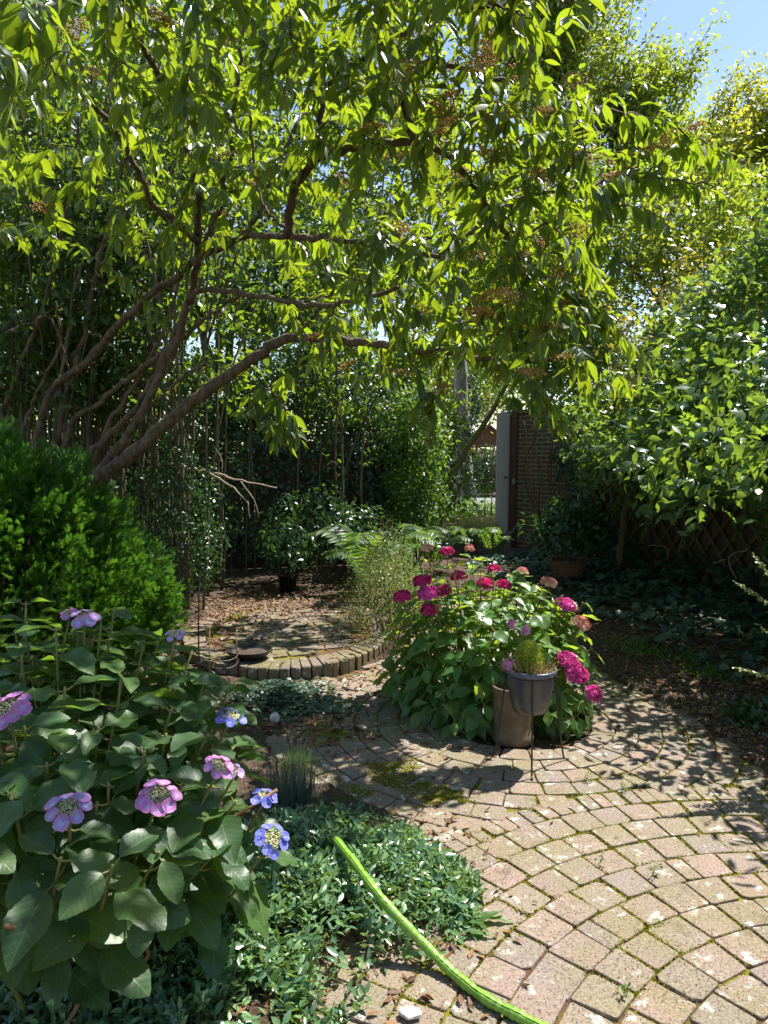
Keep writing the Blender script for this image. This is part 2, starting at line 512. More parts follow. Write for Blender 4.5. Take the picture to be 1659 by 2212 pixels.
def tube(acc, pts, rad, n=6, mi=0, cap=True):
    pts = np.asarray(pts, float)
    m = len(pts)
    rad = np.broadcast_to(np.asarray(rad, float), (m,))
    T = nrm(np.gradient(pts, axis=0))
    a = np.array((0, 0, 1.0)) if abs(T[0][2]) < .9 else np.array((1.0, 0, 0))
    u = nrm(np.cross(T[0], a))
    ang = np.arange(n) * 2 * math.pi / n
    V = []
    for i in range(m):
        u = u - T[i] * (u @ T[i])
        u = u / max(np.linalg.norm(u), 1e-9)
        w = np.cross(T[i], u)
        V.append(pts[i] + rad[i] * (np.cos(ang)[:, None] * u + np.sin(ang)[:, None] * w))
    V = np.concatenate(V)
    j = np.arange(n); k = (j + 1) % n
    F = np.concatenate([np.stack([i * n + j, i * n + k, (i + 1) * n + k, (i + 1) * n + j], 1) for i in range(m - 1)])
    base = acc.n
    acc.add(V, F, mi)
    if cap and n >= 3:
        for c in (0, m - 1):
            ring = c * n + np.arange(n)
            acc.V.append(pts[c][None]); acc.uv.append(np.zeros((1, 2)))
            ci = acc.n
            acc.n += 1
            t = np.stack([base + ring, base + np.roll(ring, -1), np.full(n, ci)], 1)
            acc.F.append(t[:, ::-1] if c == 0 else t)
            acc.mi.append(np.full(n, mi))

def smooth_line(pts, n):
    """Catmull-Rom through points"""
    p = np.asarray(pts, float)
    p = np.vstack([2 * p[0] - p[1], p, 2 * p[-1] - p[-2]])
    out = []
    m = len(p) - 3
    for t in np.linspace(0, m - 1e-6, n):
        i = int(t); f = t - i
        a, b, c, d = p[i], p[i + 1], p[i + 2], p[i + 3]
        out.append(.5 * (2 * b + (c - a) * f + (2 * a - 5 * b + 4 * c - d) * f * f + (3 * b - a - 3 * c + d) * f ** 3))
    return np.array(out)

def wobble(pts, amp):
    p = np.array(pts, float)
    q = p + rng.normal(0, amp, p.shape)
    q[0] = p[0]; q[-1] = p[-1]
    return q

def box(acc, lo, hi, mi=0, frame=None, origin=(0, 0, 0)):
    lo, hi = np.array(lo, float), np.array(hi, float)
    v = np.array([[(lo, hi)[a][0], (lo, hi)[b][1], (lo, hi)[c][2]] for a in (0, 1) for b in (0, 1) for c in (0, 1)])
    uv = v[:, [0, 2]] + v[:, [1, 1]] * [1, 0]
    if frame is not None:
        v = np.array(origin) + v @ np.array(frame)
    f = [(0, 1, 3, 2), (4, 6, 7, 5), (0, 4, 5, 1), (2, 3, 7, 6), (0, 2, 6, 4), (1, 5, 7, 3)]
    acc.add(v, f, mi, uv)

def lathe(acc, prof, center, n=48, mi=0, sq=0.0):
    prof = np.asarray(prof, float)
    a = np.arange(n) * 2 * math.pi / n
    V = np.concatenate([np.stack([r * np.cos(a), r * np.sin(a), np.full(n, z)], 1) for r, z in prof]) + np.asarray(center)
    j = np.arange(n); k = (j + 1) % n
    F = np.concatenate([np.stack([i * n + j, i * n + k, (i + 1) * n + k, (i + 1) * n + j], 1) for i in range(len(prof) - 1)])
    acc.add(V, F, mi)

def rand_dir(n, zmin=-1, zmax=1):
    z = U(zmin, zmax, n); a = U(0, 2 * math.pi, n); r = np.sqrt(1 - z * z)
    return np.stack([r * np.cos(a), r * np.sin(a), z], 1)

def ellipsoid_pts(n, c, r, lo=.55, bottom=-1.0):
    d = rand_dir(n, bottom, 1)
    k = U(lo ** 3, 1, n) ** (1 / 3)
    return np.asarray(c) + d * k[:, None] * np.asarray(r), d

def in_poly(x, y, poly):
    poly = np.asarray(poly); r = np.zeros(len(x), bool); j = len(poly) - 1
    for i in range(len(poly)):
        xi, yi = poly[i][:2]; xj, yj = poly[j][:2]
        c = ((yi > y) != (yj > y)) & (x < (xj - xi) * (y - yi) / (yj - yi + 1e-12) + xi)
        r ^= c; j = i
    return r

def poly_pts(n, poly):
    poly = np.asarray(poly)[:, :2]
    lo, hi = poly.min(0), poly.max(0)
    out = np.zeros((0, 2))
    while len(out) < n:
        q = U(0, 1, (n * 2, 2)) * (hi - lo) + lo
        out = np.vstack([out, q[in_poly(q[:, 0], q[:, 1], poly)]])
    return out[:n]

# ================================================================== SETTING
C1 = np.array((.75, 4.10))      # ring of pavers round the red hydrangea
C2 = np.array((1.48, 1.27))     # second ring, the open paved circle in front
PAVED = np.array([(1.40, 7.6), (1.46, 6.2), (1.50, 5.1), (1.60, 4.6), (1.74, 4.32), (1.82, 3.9), (1.80, 3.55), (1.86, 3.2), (2.1, 2.6), (2.9, 1.6), (2.9, .3),
                  (-.5, .3), (-.3, 1.7), (-.12, 2.2), (.0, 2.6), (.02, 3.0), (-.22, 3.25), (-.48, 3.35), (-.62, 3.8), (-.50, 4.35), (-.72, 4.70),
                  (-.35, 4.9), (.0, 5.3), (.15, 5.7), (.3, 6.4), (.6, 7.6)])
TC = np.array((-.75, 5.90)); TA, TB, TH = .83, 1.12, .095

def gnoise(x, y, s=1.0):
    return (np.sin(x * 3.1 * s + 1.3 * np.sin(y * 2.3 * s)) + np.sin(y * 3.7 * s + 1.7 * np.sin(x * 2.9 * s + 1)) + .5 * np.sin((x + y) * 7.3 * s) + .4 * np.sin((x - 1.3 * y) * 9.1 * s)) / 2.9

def soil_z(x, y):
    x = np.asarray(x, float); y = np.asarray(y, float)
    inside = in_poly(x.ravel(), y.ravel(), PAVED).reshape(x.shape)
    bed = .012 * gnoise(x, y, 1.2) + .010 * gnoise(x + 5, y, 4.1) + .02
    right = np.clip((x - 1.7 - np.clip(4.2 - y, -3, 3) * .12) * .06, 0, .10) * (y > 2.6) * (y < 11)
    z = np.where(inside, -.03, bed + right)
    return np.where((y > 11.5) | (np.abs(x) > 6), 0.0, z)

def ground():
    xs = np.concatenate((np.array([-400, -120, -40, -15, -9]), np.arange(-6, 6.01, .05), np.array([9, 15, 40, 120, 400])))
    ys = np.concatenate((np.array([-60, -15, -4, -1]), np.arange(0, 13.01, .05), np.array([15, 20, 30, 60, 120, 300, 600])))
    X, Y = np.meshgrid(xs, ys)
    Z = soil_z(X, Y)
    V = np.stack([X, Y, Z], -1).reshape(-1, 3)
    h, w = X.shape
    i = np.arange(h * w).reshape(h, w)
    F = np.stack([i[:-1, :-1], i[:-1, 1:], i[1:, 1:], i[1:, :-1]], -1).reshape(-1, 4)
    a = Acc(); a.add(V, F)
    struct(a.build('ground', M['soil']))
ground()

def brick(acc, corners, z0, z1, edge=.0045, ch=.006, jit=.0025):
    """one worn paver from four plan corners"""
    c = np.asarray(corners, float) + rng.normal(0, jit, (4, 2))
    ring = []
    for i in range(4):
        p, q, o = c[i], c[(i + 1) % 4], c[i - 1]
        kk = U(.7, 1.5) if U(0, 1) > .14 else U(2, 3.6)
        ring.append(p + nrm(o - p) * ch * kk); ring.append(p + nrm(q - p) * ch * kk * U(.7, 1.3))
    ring = np.array(ring); m = ring.mean(0)
    tilt = rng.normal(0, .010, 2)
    def lev(k, z):
        q = m + (ring - m) * k
        return np.c_[q, z + (q - m) @ tilt]
    size = np.linalg.norm(ring - m, axis=1).mean()
    V = np.concatenate([lev(1, z0), lev(1, z1 - edge), lev(1 - .35 * edge / size, z1 - edge * .3), lev(1 - 1.3 * edge / size, z1)])
    j = np.arange(8); k = (j + 1) % 8
    Q = np.concatenate([np.stack([a * 8 + j, a * 8 + k, (a + 1) * 8 + k, (a + 1) * 8 + j], 1) for a in range(3)])
    s = acc.n
    acc.add(V, Q)
    acc.F.append((np.arange(24, 32) + s)[None]); acc.mi.append(np.zeros(1, int))

joint_lines = []
def paving():
    a = Acc()
    def ring_row(c, r0, r1, wid, keep, gap=.003, half=.08):
        rm = (r0 + r1) / 2
        t = U(0, 6.28); end = t + 2 * math.pi
        while t < end - .3 * wid / rm:
            w = wid * (.5 if U(0, 1) < half else 1) * U(.96, 1.05)
            t1 = t + w / rm
            tm = (t + t1) / 2
            p = c + rm * np.array((math.cos(tm), math.sin(tm)))
            if keep(p):
                ga = gap * U(.7, 2.0) / rm
                q = [(r0 + gap, t + ga), (r1 - gap, t + ga), (r1 - gap, t1 - ga), (r0 + gap, t1 - ga)]
                cor = [c + r * np.array((math.cos(x), math.sin(x))) for r, x in q][::-1]
                brick(a, cor, -.04, U(-.003, .004))
                for i in range(4):
                    joint_lines.append((cor[i], cor[(i + 1) % 4]))
            t = t1
    inside = lambda p: in_poly(np.array([p[0]]), np.array([p[1]]), PAVED)[0]
    r2max = 1.874
    k2 = lambda p: inside(p) and p[1] > .9
    rows2 = [r2max - .139 * i for i in range(13)]
    for i in range(12):
        ring_row(C2, rows2[i + 1], rows2[i], .142, k2)
    ring_row(C2, r2max, r2max + .128, .070, k2, half=0)      # soldier course
    k1 = lambda p: inside(p) and np.hypot(*(p - C2)) > r2max + .128 - .025
    r = .42
    i = 0
    while r < 3.6:
        sold = False
        w = .125
        ring_row(C1, r, r + w, .066 if sold else .145, k1, half=0 if sold else .06)
        r += w
    o = struct(a.build('paving', M['paver'], smooth=False))
    # sand and moss bed the pavers lie in
    g = Acc()
    s = .04
    xs = np.arange(-1, 3, s); ys = np.arange(.2, 7.7, s)
    X, Y = np.meshgrid(xs, ys)
    Z = -.0095 + .0025 * gnoise(X, Y, 9) + .001 * gnoise(X, Y, 2)
    V = np.stack([X, Y, Z], -1).reshape(-1, 3)
    h, w = X.shape
    i = np.arange(h * w).reshape(h, w)
    F = np.stack([i[:-1, :-1], i[:-1, 1:], i[1:, 1:], i[1:, :-1]], -1).reshape(-1, 4)
    c = V[F].mean(1)
    ok = in_poly(c[:, 0], c[:, 1], PAVED) & (np.hypot(c[:, 0] - C1[0], c[:, 1] - C1[1]) > .45)
    g.add(V, F[ok])
    struct(g.build('paving_bed', M['joint']))
paving()

def joint_moss():
    L = np.array([(p[0], p[1], q[0], q[1]) for p, q in joint_lines])
    L = L[(L[:, 1] > 1.3) & (L[:, 1] < 5.2)]
    ln = np.hypot(L[:, 2] - L[:, 0], L[:, 3] - L[:, 1])
    n = 60000
    k = rng.choice(len(L), n, p=ln / ln.sum())
    t = U(0, 1, n)[:, None]
    p = L[k, :2] * (1 - t) + L[k, 2:] * t + rng.normal(0, .0035, (n, 2))
    m = gnoise(p[:, 0] + .4, p[:, 1] * 1.1, .75) + .45 * gnoise(p[:, 0], p[:, 1], 3.3) + .5 * (p[:, 0] - .75) + .12 * (p[:, 1] - 2.4) + rng.normal(0, .12, n)
    p = p[m > .22]
    n = len(p)
    a = Acc()
    scatter(a, simple_tpl(.9, .2, .1), np.c_[p, np.full(n, -.006)], rand_dir(n, .1, .9), rand_dir(n, .2, 1), U(.006, .013, n))
    # sprawling cushions over shaded pavers
    for cu, r in ((G(845, 1660), .09), (G(720, 1580), .08), (G(900, 1690), .08), (G(800, 1700), .07), (G(640, 1660), .07), (G(960, 1730), .05), (G(1000, 1705), .04)):
        m = 1300
        q = cu[:2] + rng.normal(0, r, (m, 2)) * (1, .8)
        keep = gnoise(q[:, 0], q[:, 1], 5) > -.1
        q = q[keep]; m = len(q)
        scatter(a, simple_tpl(.9, .2, .1), np.c_[q, np.full(m, .001)], rand_dir(m, .1, .9), rand_dir(m, .2, 1), U(.006, .012, m))
    tag(a.build('moss', M['moss']), 'yellow green moss growing in the paver joints', 'moss', kind='stuff')
joint_moss()

def debris():
    a = Acc()
    n = 40000
    p = np.c_[U(-.3, 2.3, n), 1.5 + U(0, 1, n) ** 1.5 * 3.3]
    p = p[in_poly(p[:, 0], p[:, 1], PAVED)]
    m = gnoise(p[:, 0] - 2, p[:, 1], 1.1) - .5 * (p[:, 0] - .6) - .45 * (p[:, 1] - 2.2) + rng.normal(0, .5, len(p))
    p = p[m > .1]
    n = len(p)
    scatter(a, simple_tpl(.5, .1, .1), np.c_[p, np.full(n, .0045)], rand_dir(n, -.05, .2), rand_dir(n, .5, 1), U(.003, .0075, n))
    tag(a.build('seed_debris', M['litter']), 'scattered brown seed husks lying on the pavers', 'debris', kind='stuff')
debris()

def terrace():
    def el(t, k=1.0):
        return TC + np.array((TA * k * math.cos(t), TB * k * math.sin(t)))
    a = Acc()
    t = 0.0
    tt = np.linspace(0, 2 * math.pi, 2000)
    pts = np.array([el(x) for x in tt])
    s = np.concatenate(([0], np.cumsum(np.hypot(*np.diff(pts, axis=0).T))))
    nb = int(s[-1] / .074)
    for i in range(nb):
        t0, t1 = np.interp([s[-1] * i / nb + .003, s[-1] * (i + 1) / nb - .003], s, tt)
        cor = [el(t0), el(t1), el(t1, .80), el(t0, .80)]
        brick(a, cor, -.05, TH + U(-.006, .006), .010, .008, .003)
    # field of straight rows inside
    w, l = .10, .20
    ca, sa = math.cos(.35), math.sin(.35)
    for i in range(-16, 17):
        for j in range(-9, 10):
            x = (j + (.5 if i % 2 else 0)) * l; y = i * w
            q = np.array([(x + .004, y + .004), (x + l - .004, y + .004), (x + l - .004, y + w - .004), (x + .004, y + w - .004)])
            q = q @ np.array([(ca, sa), (-sa, ca)]) + TC
            e = (((q - TC) / (TA * .80, TB * .80)) ** 2).sum(1)
            if e.max() < 1.02:
                brick(a, q, .02, TH + U(-.006, .004), .006, .008, .003)
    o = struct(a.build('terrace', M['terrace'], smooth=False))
    b = Acc()
    n = 64
    ang = np.arange(n) * 2 * math.pi / n
    b.add(np.c_[TC[0] + TA * .93 * np.cos(ang), TC[1] + TB * .93 * np.sin(ang), np.full(n, TH - .014)], np.arange(n)[None])
    b.add(np.c_[TC[0] + TA * .93 * np.cos(ang), TC[1] + TB * .93 * np.sin(ang), np.full(n, -.05)], np.arange(n)[None, ::-1])
    struct(b.build('terrace_bed', M['joint']))
terrace()

def litter():
    a = Acc()
    def drop(n, pts, z=.006, s=(.03, .07)):
        n = len(pts)
        scatter(a, [leaf_tpl(.42, 3, .25, .15), leaf_tpl(.38, 3, -.3, -.3), leaf_tpl(.5, 3, .1, .35)], np.c_[pts, np.full(n, z) + soil_top(pts)],
                rand_dir(n, -.15, .25), nrm(rand_dir(n, .3, 1) + (0, 0, .8)), U(s[0], s[1], n))
    def soil_top(p):
        z = np.maximum(soil_z(p[:, 0], p[:, 1]), 0)
        e = ((p - TC) / (TA, TB)) ** 2
        return np.where(e.sum(1) < 1, TH, z)
    def blob(c, r, n):
        return np.asarray(c) + rng.normal(0, 1, (n, 2)) * r
    q = blob((-.95, 7.0), (.5, .55), 1500); drop(0, q[q[:, 1] > 5.0], s=(.03, .065))
    q = blob((-1.5, 6.6), (.25, .7), 500); drop(0, q)
    q = TC + (U(-1, 1, (220, 2)) * (TA, TB)); drop(0, q)
    q = blob((-.15, 4.9), (.22, .16), 170); drop(0, q[(((q - TC) / (TA, TB)) ** 2).sum(1) > 1.1], s=(.025, .055))
    q = blob((-.40, 4.05), (.17, .22), 260); drop(0, q)
    drop(0, blob((.3, 3.9), (.35, .25), 90))
    drop(0, blob((1.98, 4.6), (.25, .8), 1100), s=(.025, .06))
    drop(0, blob((2.4, 5.6), (.4, .9), 1100), s=(.025, .06))
    drop(0, blob((1.95, 3.6), (.14, .5), 220), s=(.025, .055))
    drop(0, blob((.16, 2.55), (.11, .35), 240), s=(.02, .045))
    drop(0, poly_pts(130, PAVED), s=(.012, .03))
    drop(0, blob((-.55, 2.05), (.45, .3), 400), s=(.02, .05))
    tag(a.build('leaf_litter', M['litter']), 'brown fallen leaves scattered over soil and paving', 'leaves', kind='stuff')
    g = Acc()
    q = blob((1.93, 4.25), (.16, .5), 700)
    scatter(g, simple_tpl(.8, .3, .3), np.c_[q, soil_z(q[:, 0], q[:, 1]) + .004], rand_dir(len(q), 0, .5), rand_dir(len(q), .4, 1), U(.004, .011, len(q)))
    tag(g.build('grit', M['whitestone']), 'pale grit sprinkled on the dark soil of the right bed', 'grit', kind='stuff')
litter()

# ---- beyond the gate
def sheet(name, m, x0, x1, y0, y1, z):
    a = Acc()
    a.add([(x0, y0, z), (x1, y0, z), (x1, y1, z), (x0, y1, z)], [(0, 1, 2, 3)])
    return struct(a.build(name, M[m]))
sheet('sand_path', 'sand', -6, 12, 12.0, 14.2, .012)
sheet('road', 'road', -40, 40, 17.5, 22.5, .016)

# ================================================================== SMALL OBJECTS
def plant_stand():
    c = np.array((.715, 3.525, 0))
    t = thing('plant_stand', 'thin black wire plant stand with three splayed legs on the sunlit pavers', 'plant stand', c)
    zr = .452
    a = Acc()
    ang = np.linspace(0, 2 * math.pi, 49)
    ring = np.c_[c[0] + .117 * np.cos(ang), c[1] + .117 * np.sin(ang), np.full(49, zr)]
    tube(a, ring, .0042, 6, cap=False)
    a.build('ring', M['blackmetal'], t)
    for th in (-97, 8, 152):
        d = np.array((math.cos(R(th)), math.sin(R(th)), 0))
        b = Acc()
        top = c + d * .121 + (0, 0, zr + .012)
        pts = [top, c + d * .125 + (0, 0, zr - .03), c + d * .158 + (0, 0, .14), c + d * .176 + (0, 0, .028), c + d * .184 + (0, 0, .012), c + d * .205 + (0, 0, .0085)]
        tube(b, smooth_line(pts, 24), .0046, 8)
        b.build('leg', M['blackmetal'], t)
plant_stand()

def grey_pot():
    c = np.array((.715, 3.525, 0))
    t = thing('plastic_pot', 'grey plastic pot with a blue grey rim held in the wire stand', 'plant pot', (c[0], c[1], .26))
    a = Acc()
    lathe(a, [(0, .265), (.070, .265), (.083, .270), (.092, .30), (.102, .345), (.110, .40), (.1145, .456), (.1155, .47), (.112, .47), (.105, .44), (0.0, .44)], c, 56)
    body = a.build('pot_body', M['greyplastic'], t)
    b = Acc()
    lathe(b, [(.1148, .457), (.124, .458), (.127, .464), (.1272, .476), (.124, .482), (.118, .483), (.114, .478), (.1148, .457)], c, 56)
    b.build('rim', M['greyrim'], body)
    d = Acc()
    n = 700
    q = c[:2] + rng.normal(0, .045, (n, 2))
    q = q[np.hypot(*(q - c[:2]).T) < .108]; n = len(q)
    lathe(d, [(0.112, .462), (.06, .468), (0, .47)], c, 32)
    d.build('potting_soil', M['soil'], t)
grey_pot()

def pot_plant():
    c = np.array((.705, 3.535, .465))
    t = thing('stonecrop_plant', 'lime green mound of tiny leaves with dry straw in the grey pot', 'potted plant', c)
    a = Acc()
    n = 4600
    p, d = ellipsoid_pts(n, c + (0, 0, .0), (.078, .074, .148), .4, 0)
    scatter(a, simple_tpl(.55, .15, .15), p, nrm(d + rand_dir(n) * .9), rand_dir(n), U(.006, .013, n))
    a.build('foliage', M['lime'], t)
    b = Acc()
    n = 420
    th = U(0, 2 * math.pi, n); r = .035 + .07 * np.sqrt(U(0, 1, n))
    p = np.c_[c[0] + r * np.cos(th), c[1] + r * np.sin(th), c[2] + U(0, .015, n)]
    dirs = nrm(np.c_[np.cos(th) * .5, np.sin(th) * .5, U(.1, .9, n)] + rand_dir(n) * .5)
    scatter(b, leaf_tpl(.06, 3, .1, .3), p, dirs, rand_dir(n), U(.03, .075, n))
    b.build('dry_stems', M['straw'], t)
    s = Acc()
    f = c + (-.105, -.04, .045)
    tube(s, smooth_line([c + (-.05, 0, .02), c + (-.08, -.02, .045), f], 10), .0018, 5)
    g = c + (-.01, .03, .19)
    tube(s, smooth_line([c, c + (0, .02, .11), g], 8), .0015, 5)
    h = c + (-.075, .06, .215)
    tube(s, smooth_line([c, c + (-.03, .03, .12), h], 8), .0015, 5)
    s.build('flower_stem', M['hydstem'], t)
    for q, r in ((f, .024), (g, .018), (h, .018)):
        e = Acc()
        mop(e, q, np.array((-.3, -.6, .6)), r, 9, .014)
        e.build('flower', M['softpink'], t)

def petal_tpl(w=1.2):
    """a rounded cupped petal, base at the origin"""
    v = [(0, .02, 0)]; uv = [(0, 0)]
    for a, r in ((-48, .72), (-30, .98), (0, 1.0), (30, .98), (48, .72)):
        v.append((math.sin(R(a)) * r * w, math.cos(R(a)) * r, .10 * r)); uv.append((0, r))
    f = [(0, 2, 1), (0, 3, 2), (0, 4, 3), (0, 5, 4)]
    return np.array(v), np.array(f)[:, ::-1], np.array(uv)
PET = petal_tpl()

def floret(acc, c, nd, r, np_=4, mi=0):
    nd = nrm(nd)
    a = nrm(np.cross(nd, (0.2, .1, 1)) + 1e-6); b = np.cross(nd, a)
    t0 = U(0, 6.28)
    D = np.array([math.cos(t0 + i * 2 * math.pi / np_) * a + math.sin(t0 + i * 2 * math.pi / np_) * b for i in range(np_)])
    D = nrm(D + nd * .16 + rng.normal(0, .08, D.shape))
    scatter(acc, PET, np.repeat(np.asarray(c)[None], np_, 0), D, np.repeat(nd[None], np_, 0), U(.85, 1.12, np_) * r, mi)

def mop(acc, c, up, r, n, fr, mi=0, flat=.5):
    up = nrm(up)
    a = nrm(np.cross(up, (.3, 1, .1))); b = np.cross(up, a)
    for i in range(n):
        z = 1 - (i + .5) / n * 1.05
        rr = math.sqrt(max(0, 1 - z * z)); th = i * 2.39996 + U(-.2, .2)
        d = rr * math.cos(th) * a + rr * math.sin(th) * b + z * flat * up
        floret(acc, np.asarray(c) + d * r * U(.8, 1.15), nrm(d + up * .2 + rng.normal(0, .25, 3)), fr * U(.8, 1.25), 4, mi)
pot_plant()

def stone_pot():
    c = np.array((.685, 3.83, 0))
    t = thing('stoneware_pot', 'brown stoneware pot with a flared foot standing behind the wire stand', 'plant pot', c)
    a = Acc()
    lathe(a, [(r * .93, z * .93) for r, z in [(0, -.012), (.108, -.012), (.118, .0), (.121, .02), (.116, .04), (.110, .055), (.109, .10), (.111, .18), (.114, .26), (.120, .29), (.121, .315), (.112, .318), (.104, .30), (.10, .25), (0, .25)]], c, 48)
    a.build('pot_body', M['stoneware'], t)
    b = Acc()
    lathe(b, [(.095, .244), (.05, .25), (0, .252)], c, 32)
    b.build('potting_soil', M['soil'], t)
stone_pot()

def bird_bath():
    c = np.array((-.93, 5.02, TH))
    t = thing('water_dish', 'shallow black plastic water dish on the terrace edge', 'dish', c)
    a = Acc()
    lathe(a, [(0, .0), (.085, .0), (.12, .02), (.145, .045), (.157, .062), (.160, .068), (.152, .068), (.142, .055), (.12, .035), (.085, .018), (0, .014)], c, 56)
    bowl = a.build('bowl', M['blackplastic'], t)
    b = Acc()
    lathe(b, [(.122, .037), (.06, .038), (0, .038)], c, 48)
    b.build('dregs', M['dirt'], bowl)
bird_bath()

def stake():
    c = G(430, 1475); c[2] = 0
    t = thing('plant_support', 'rusty thin metal plant support with a wire hoop beside the water dish', 'plant support', c)
    a = Acc()
    tube(a, [c + (0, 0, -.05), c + (.005, 0, .4), c + (.02, 0, .80)], .005, 6)
    a.build('stake', M['blackmetal'], t)
    b = Acc()
    ang = np.linspace(0, 2 * math.pi, 33)
    for z in (.14, .19):
        tube(b, np.c_[c[0] + .13 + .13 * np.cos(ang), c[1] + .13 * np.sin(ang), np.full(33, z) + .012 * np.sin(ang * 2)], .0035, 5, cap=False)
    b.build('hoop', M['blackmetal'], t)
    for dx, dy, h in ((.09, -.1, .38), (.24, .02, .36)):
        d = Acc()
        tube(d, [c + (dx, dy, -.03), c + (dx + .01, dy, h)], .004, 6)
        d.build('prop', M['hydwood'], t)
stake()

def hose():
    a = Acc()
    px = [(725, 1815, .12), (768, 1868, .16), (818, 1935, .15), (875, 1998, .10), (930, 2055, .045), (985, 2108, .018), (1050, 2158, .017), (1130, 2200, .017), (1220, 2245, .017), (1330, 2290, .017)]
    pts = smooth_line([G(u, v, z) for u, v, z in px], 220)
    n = len(pts)
    rad = .0148 + .0012 * np.sin(np.arange(n) * .35) + .0009 * np.sin(np.arange(n) * 1.3 + 2)
    tube(a, pts, rad, 14)
    # puckered cloth seams along the sleeve
    T = nrm(np.gradient(pts, axis=0))
    side = nrm(np.cross(T, (0, 0, 1)))
    for off, up in ((-.55, .83), (.35, .93)):
        q = pts + side * (rad * off)[:, None] + np.array((0, 0, 1)) * (rad * up)[:, None] + rng.normal(0, .0003, (n, 3))
        tube(a, q, .0017, 5)
    tag(a.build('garden_hose', M['hose']), 'bright green fabric garden hose running from the periwinkle onto the pavers', 'garden hose')
hose()

def rock(name, c, r, label):
    a = Acc()
    d = rand_dir(160)
    from mathutils.geometry import delaunay_2d_cdt
    import bmesh
    bm = bmesh.new()
    for p in d:
        k = 1 + .22 * math.sin(p[0] * 5 + p[1] * 4) + rng.normal(0, .06)
        bm.verts.new(tuple(np.asarray(c) + p * np.asarray(r) * k))
    bmesh.ops.convex_hull(bm, input=bm.verts)
    bm.verts.ensure_lookup_table()
    V = [v.co[:] for v in bm.verts]
    ix = {v: i for i, v in enumerate(bm.verts)}
    F = [[ix[v] for v in f.verts] for f in bm.faces]
    bm.free()
    a.add(V, F)
    return tag(a.build(name, M['whitestone'], smooth=False), label, 'stone')
rock('white_stone', G(595, 1562) + (0, 0, .03), (.026, .024, .03), 'small white quartz stone among ivy and dead leaves')
rock('white_stone', G(888, 2196) + (0, 0, .012), (.03, .02, .010), 'flat white stone lying on pavers at the bottom edge by the hose')

def basket():
    c = np.array((2.05, 8.15, soil_z(2.05, 8.15)))
    t = thing('wicker_basket', 'round brown wicker basket standing in shade before the brick wall', 'basket', c)
    a = Acc()
    n = 40
    for i in range(15):
        z = .015 + i * .0155
        ang = np.linspace(0, 2 * math.pi, 81)
        r = .145 + .05 * i / 14 + .011 * np.sin(ang * 12 + (i % 2) * math.pi)
        tube(a, np.c_[c[0] + r * np.cos(ang), c[1] + r * np.sin(ang), c[2] + np.full(81, z)], .0085, 5, cap=False)
    for k in range(24):
        th = k * 2 * math.pi / 24
        d = np.array((math.cos(th), math.sin(th), 0))
        tube(a, [c + d * .145, c + d * .197 + (0, 0, .245)], .006, 5)
    lathe(a, [(.14, .012), (0, .012)], c, 32)
    a.build('weave', M['wicker'], t)
    for s in (-1, 1):
        b = Acc()
        th = np.linspace(0, math.pi, 14)
        tube(b, np.c_[c[0] + s * .2 + 0 * th, c[1] + .06 * np.cos(th), c[2] + .235 + .06 * np.sin(th)], .009, 6)
        b.build('handle', M['wicker'], t)
    d = Acc()
    lathe(d, [(.17, .19), (0, .20)], c, 32)
    d.build('potting_soil', M['soil'], t)
basket()

# ---- gate, wall, fence, trellis
def gate():
    p0 = np.array((1.905, 11.25, 0)); p1 = np.array((1.855, 12.15, 0))
    t = thing('garden_gate', 'open weathered grey plank gate seen almost edge on', 'gate', p0)
    x = nrm(p1 - p0); y = np.array((-x[1], x[0], 0))
    fr = [x, y, (0, 0, 1)]
    L = np.linalg.norm(p1 - p0)
    a = Acc()
    nb = 7
    for i in range(nb):
        box(a, (i * L / nb + .004, .0, .12 + U(0, .01)), ((i + 1) * L / nb - .004, .022, 2.10 + U(-.01, .01)), 0, fr, p0)
    pl = a.build('planks', M['greyboard'], t, smooth=False)
    b = Acc()
    for z in (.35, 1.75):
        box(b, (.01, -.042, z), (L - .01, -.002, z + .1), 0, fr, p0)
    box(b, (-.005, -.05, .12), (.045, -.003, 2.09), 0, fr, p0)
    b.build('rails', M['brownpost'], t, smooth=False)
    d = Acc()
    box(d, (.02, .0225, 1.08), (.16, .03, 1.11), 0, fr, p0)
    tube(d, [p0 + x * .06 + y * .03 + (0, 0, 1.095), p0 + x * .06 + y * .07 + (0, 0, 1.095)], .012, 8)
    d.build('latch', M['blackmetal'], pl, smooth=False)
    q = thing('gate_post', 'dark brown timber post carrying the open grey gate', 'post', (1.975, 11.2, 0))
    e = Acc()
    box(e, (1.93, 11.16, -.1), (1.99, 11.24, 2.2))
    sh = e.build('post_shaft', M['brownpost'], q, smooth=False)
    f = Acc()
    box(f, (1.935, 11.13, 1.0), (1.975, 11.158, 1.08))
    f.build('strike_plate', M['metalgrey'], sh, smooth=False)
gate()

WALL = np.array([(1.985, 11.25), (2.78, 10.2), (3.12, 8.6), (3.62, 6.4), (4.15, 4.6), (4.9, 2.2), (5.6, 0)])
def brick_wall():
    p0, p1 = np.array((*WALL[0], 0)), np.array((*WALL[1], 0))
    x = nrm(p1 - p0); y = np.array((-x[1], x[0], 0)); L = np.linalg.norm(p1 - p0)
    a = Acc()
    box(a, (0, 0, -.1), (L, .22, 2.05), 0, [x, y, (0, 0, 1)], p0)
    o = thing('brick_wall', 'shaded buff brick wall beside the gate post', 'wall', p0)
    a.build('brickwork', M['wallbrick'], o, smooth=False)
    c = Acc()
    box(c, (-.02, -.03, 2.052), (L + .02, .25, 2.11), 0, [x, y, (0, 0, 1)], p0)
    c.build('coping', M['wallbrick'], o, smooth=False)
brick_wall()

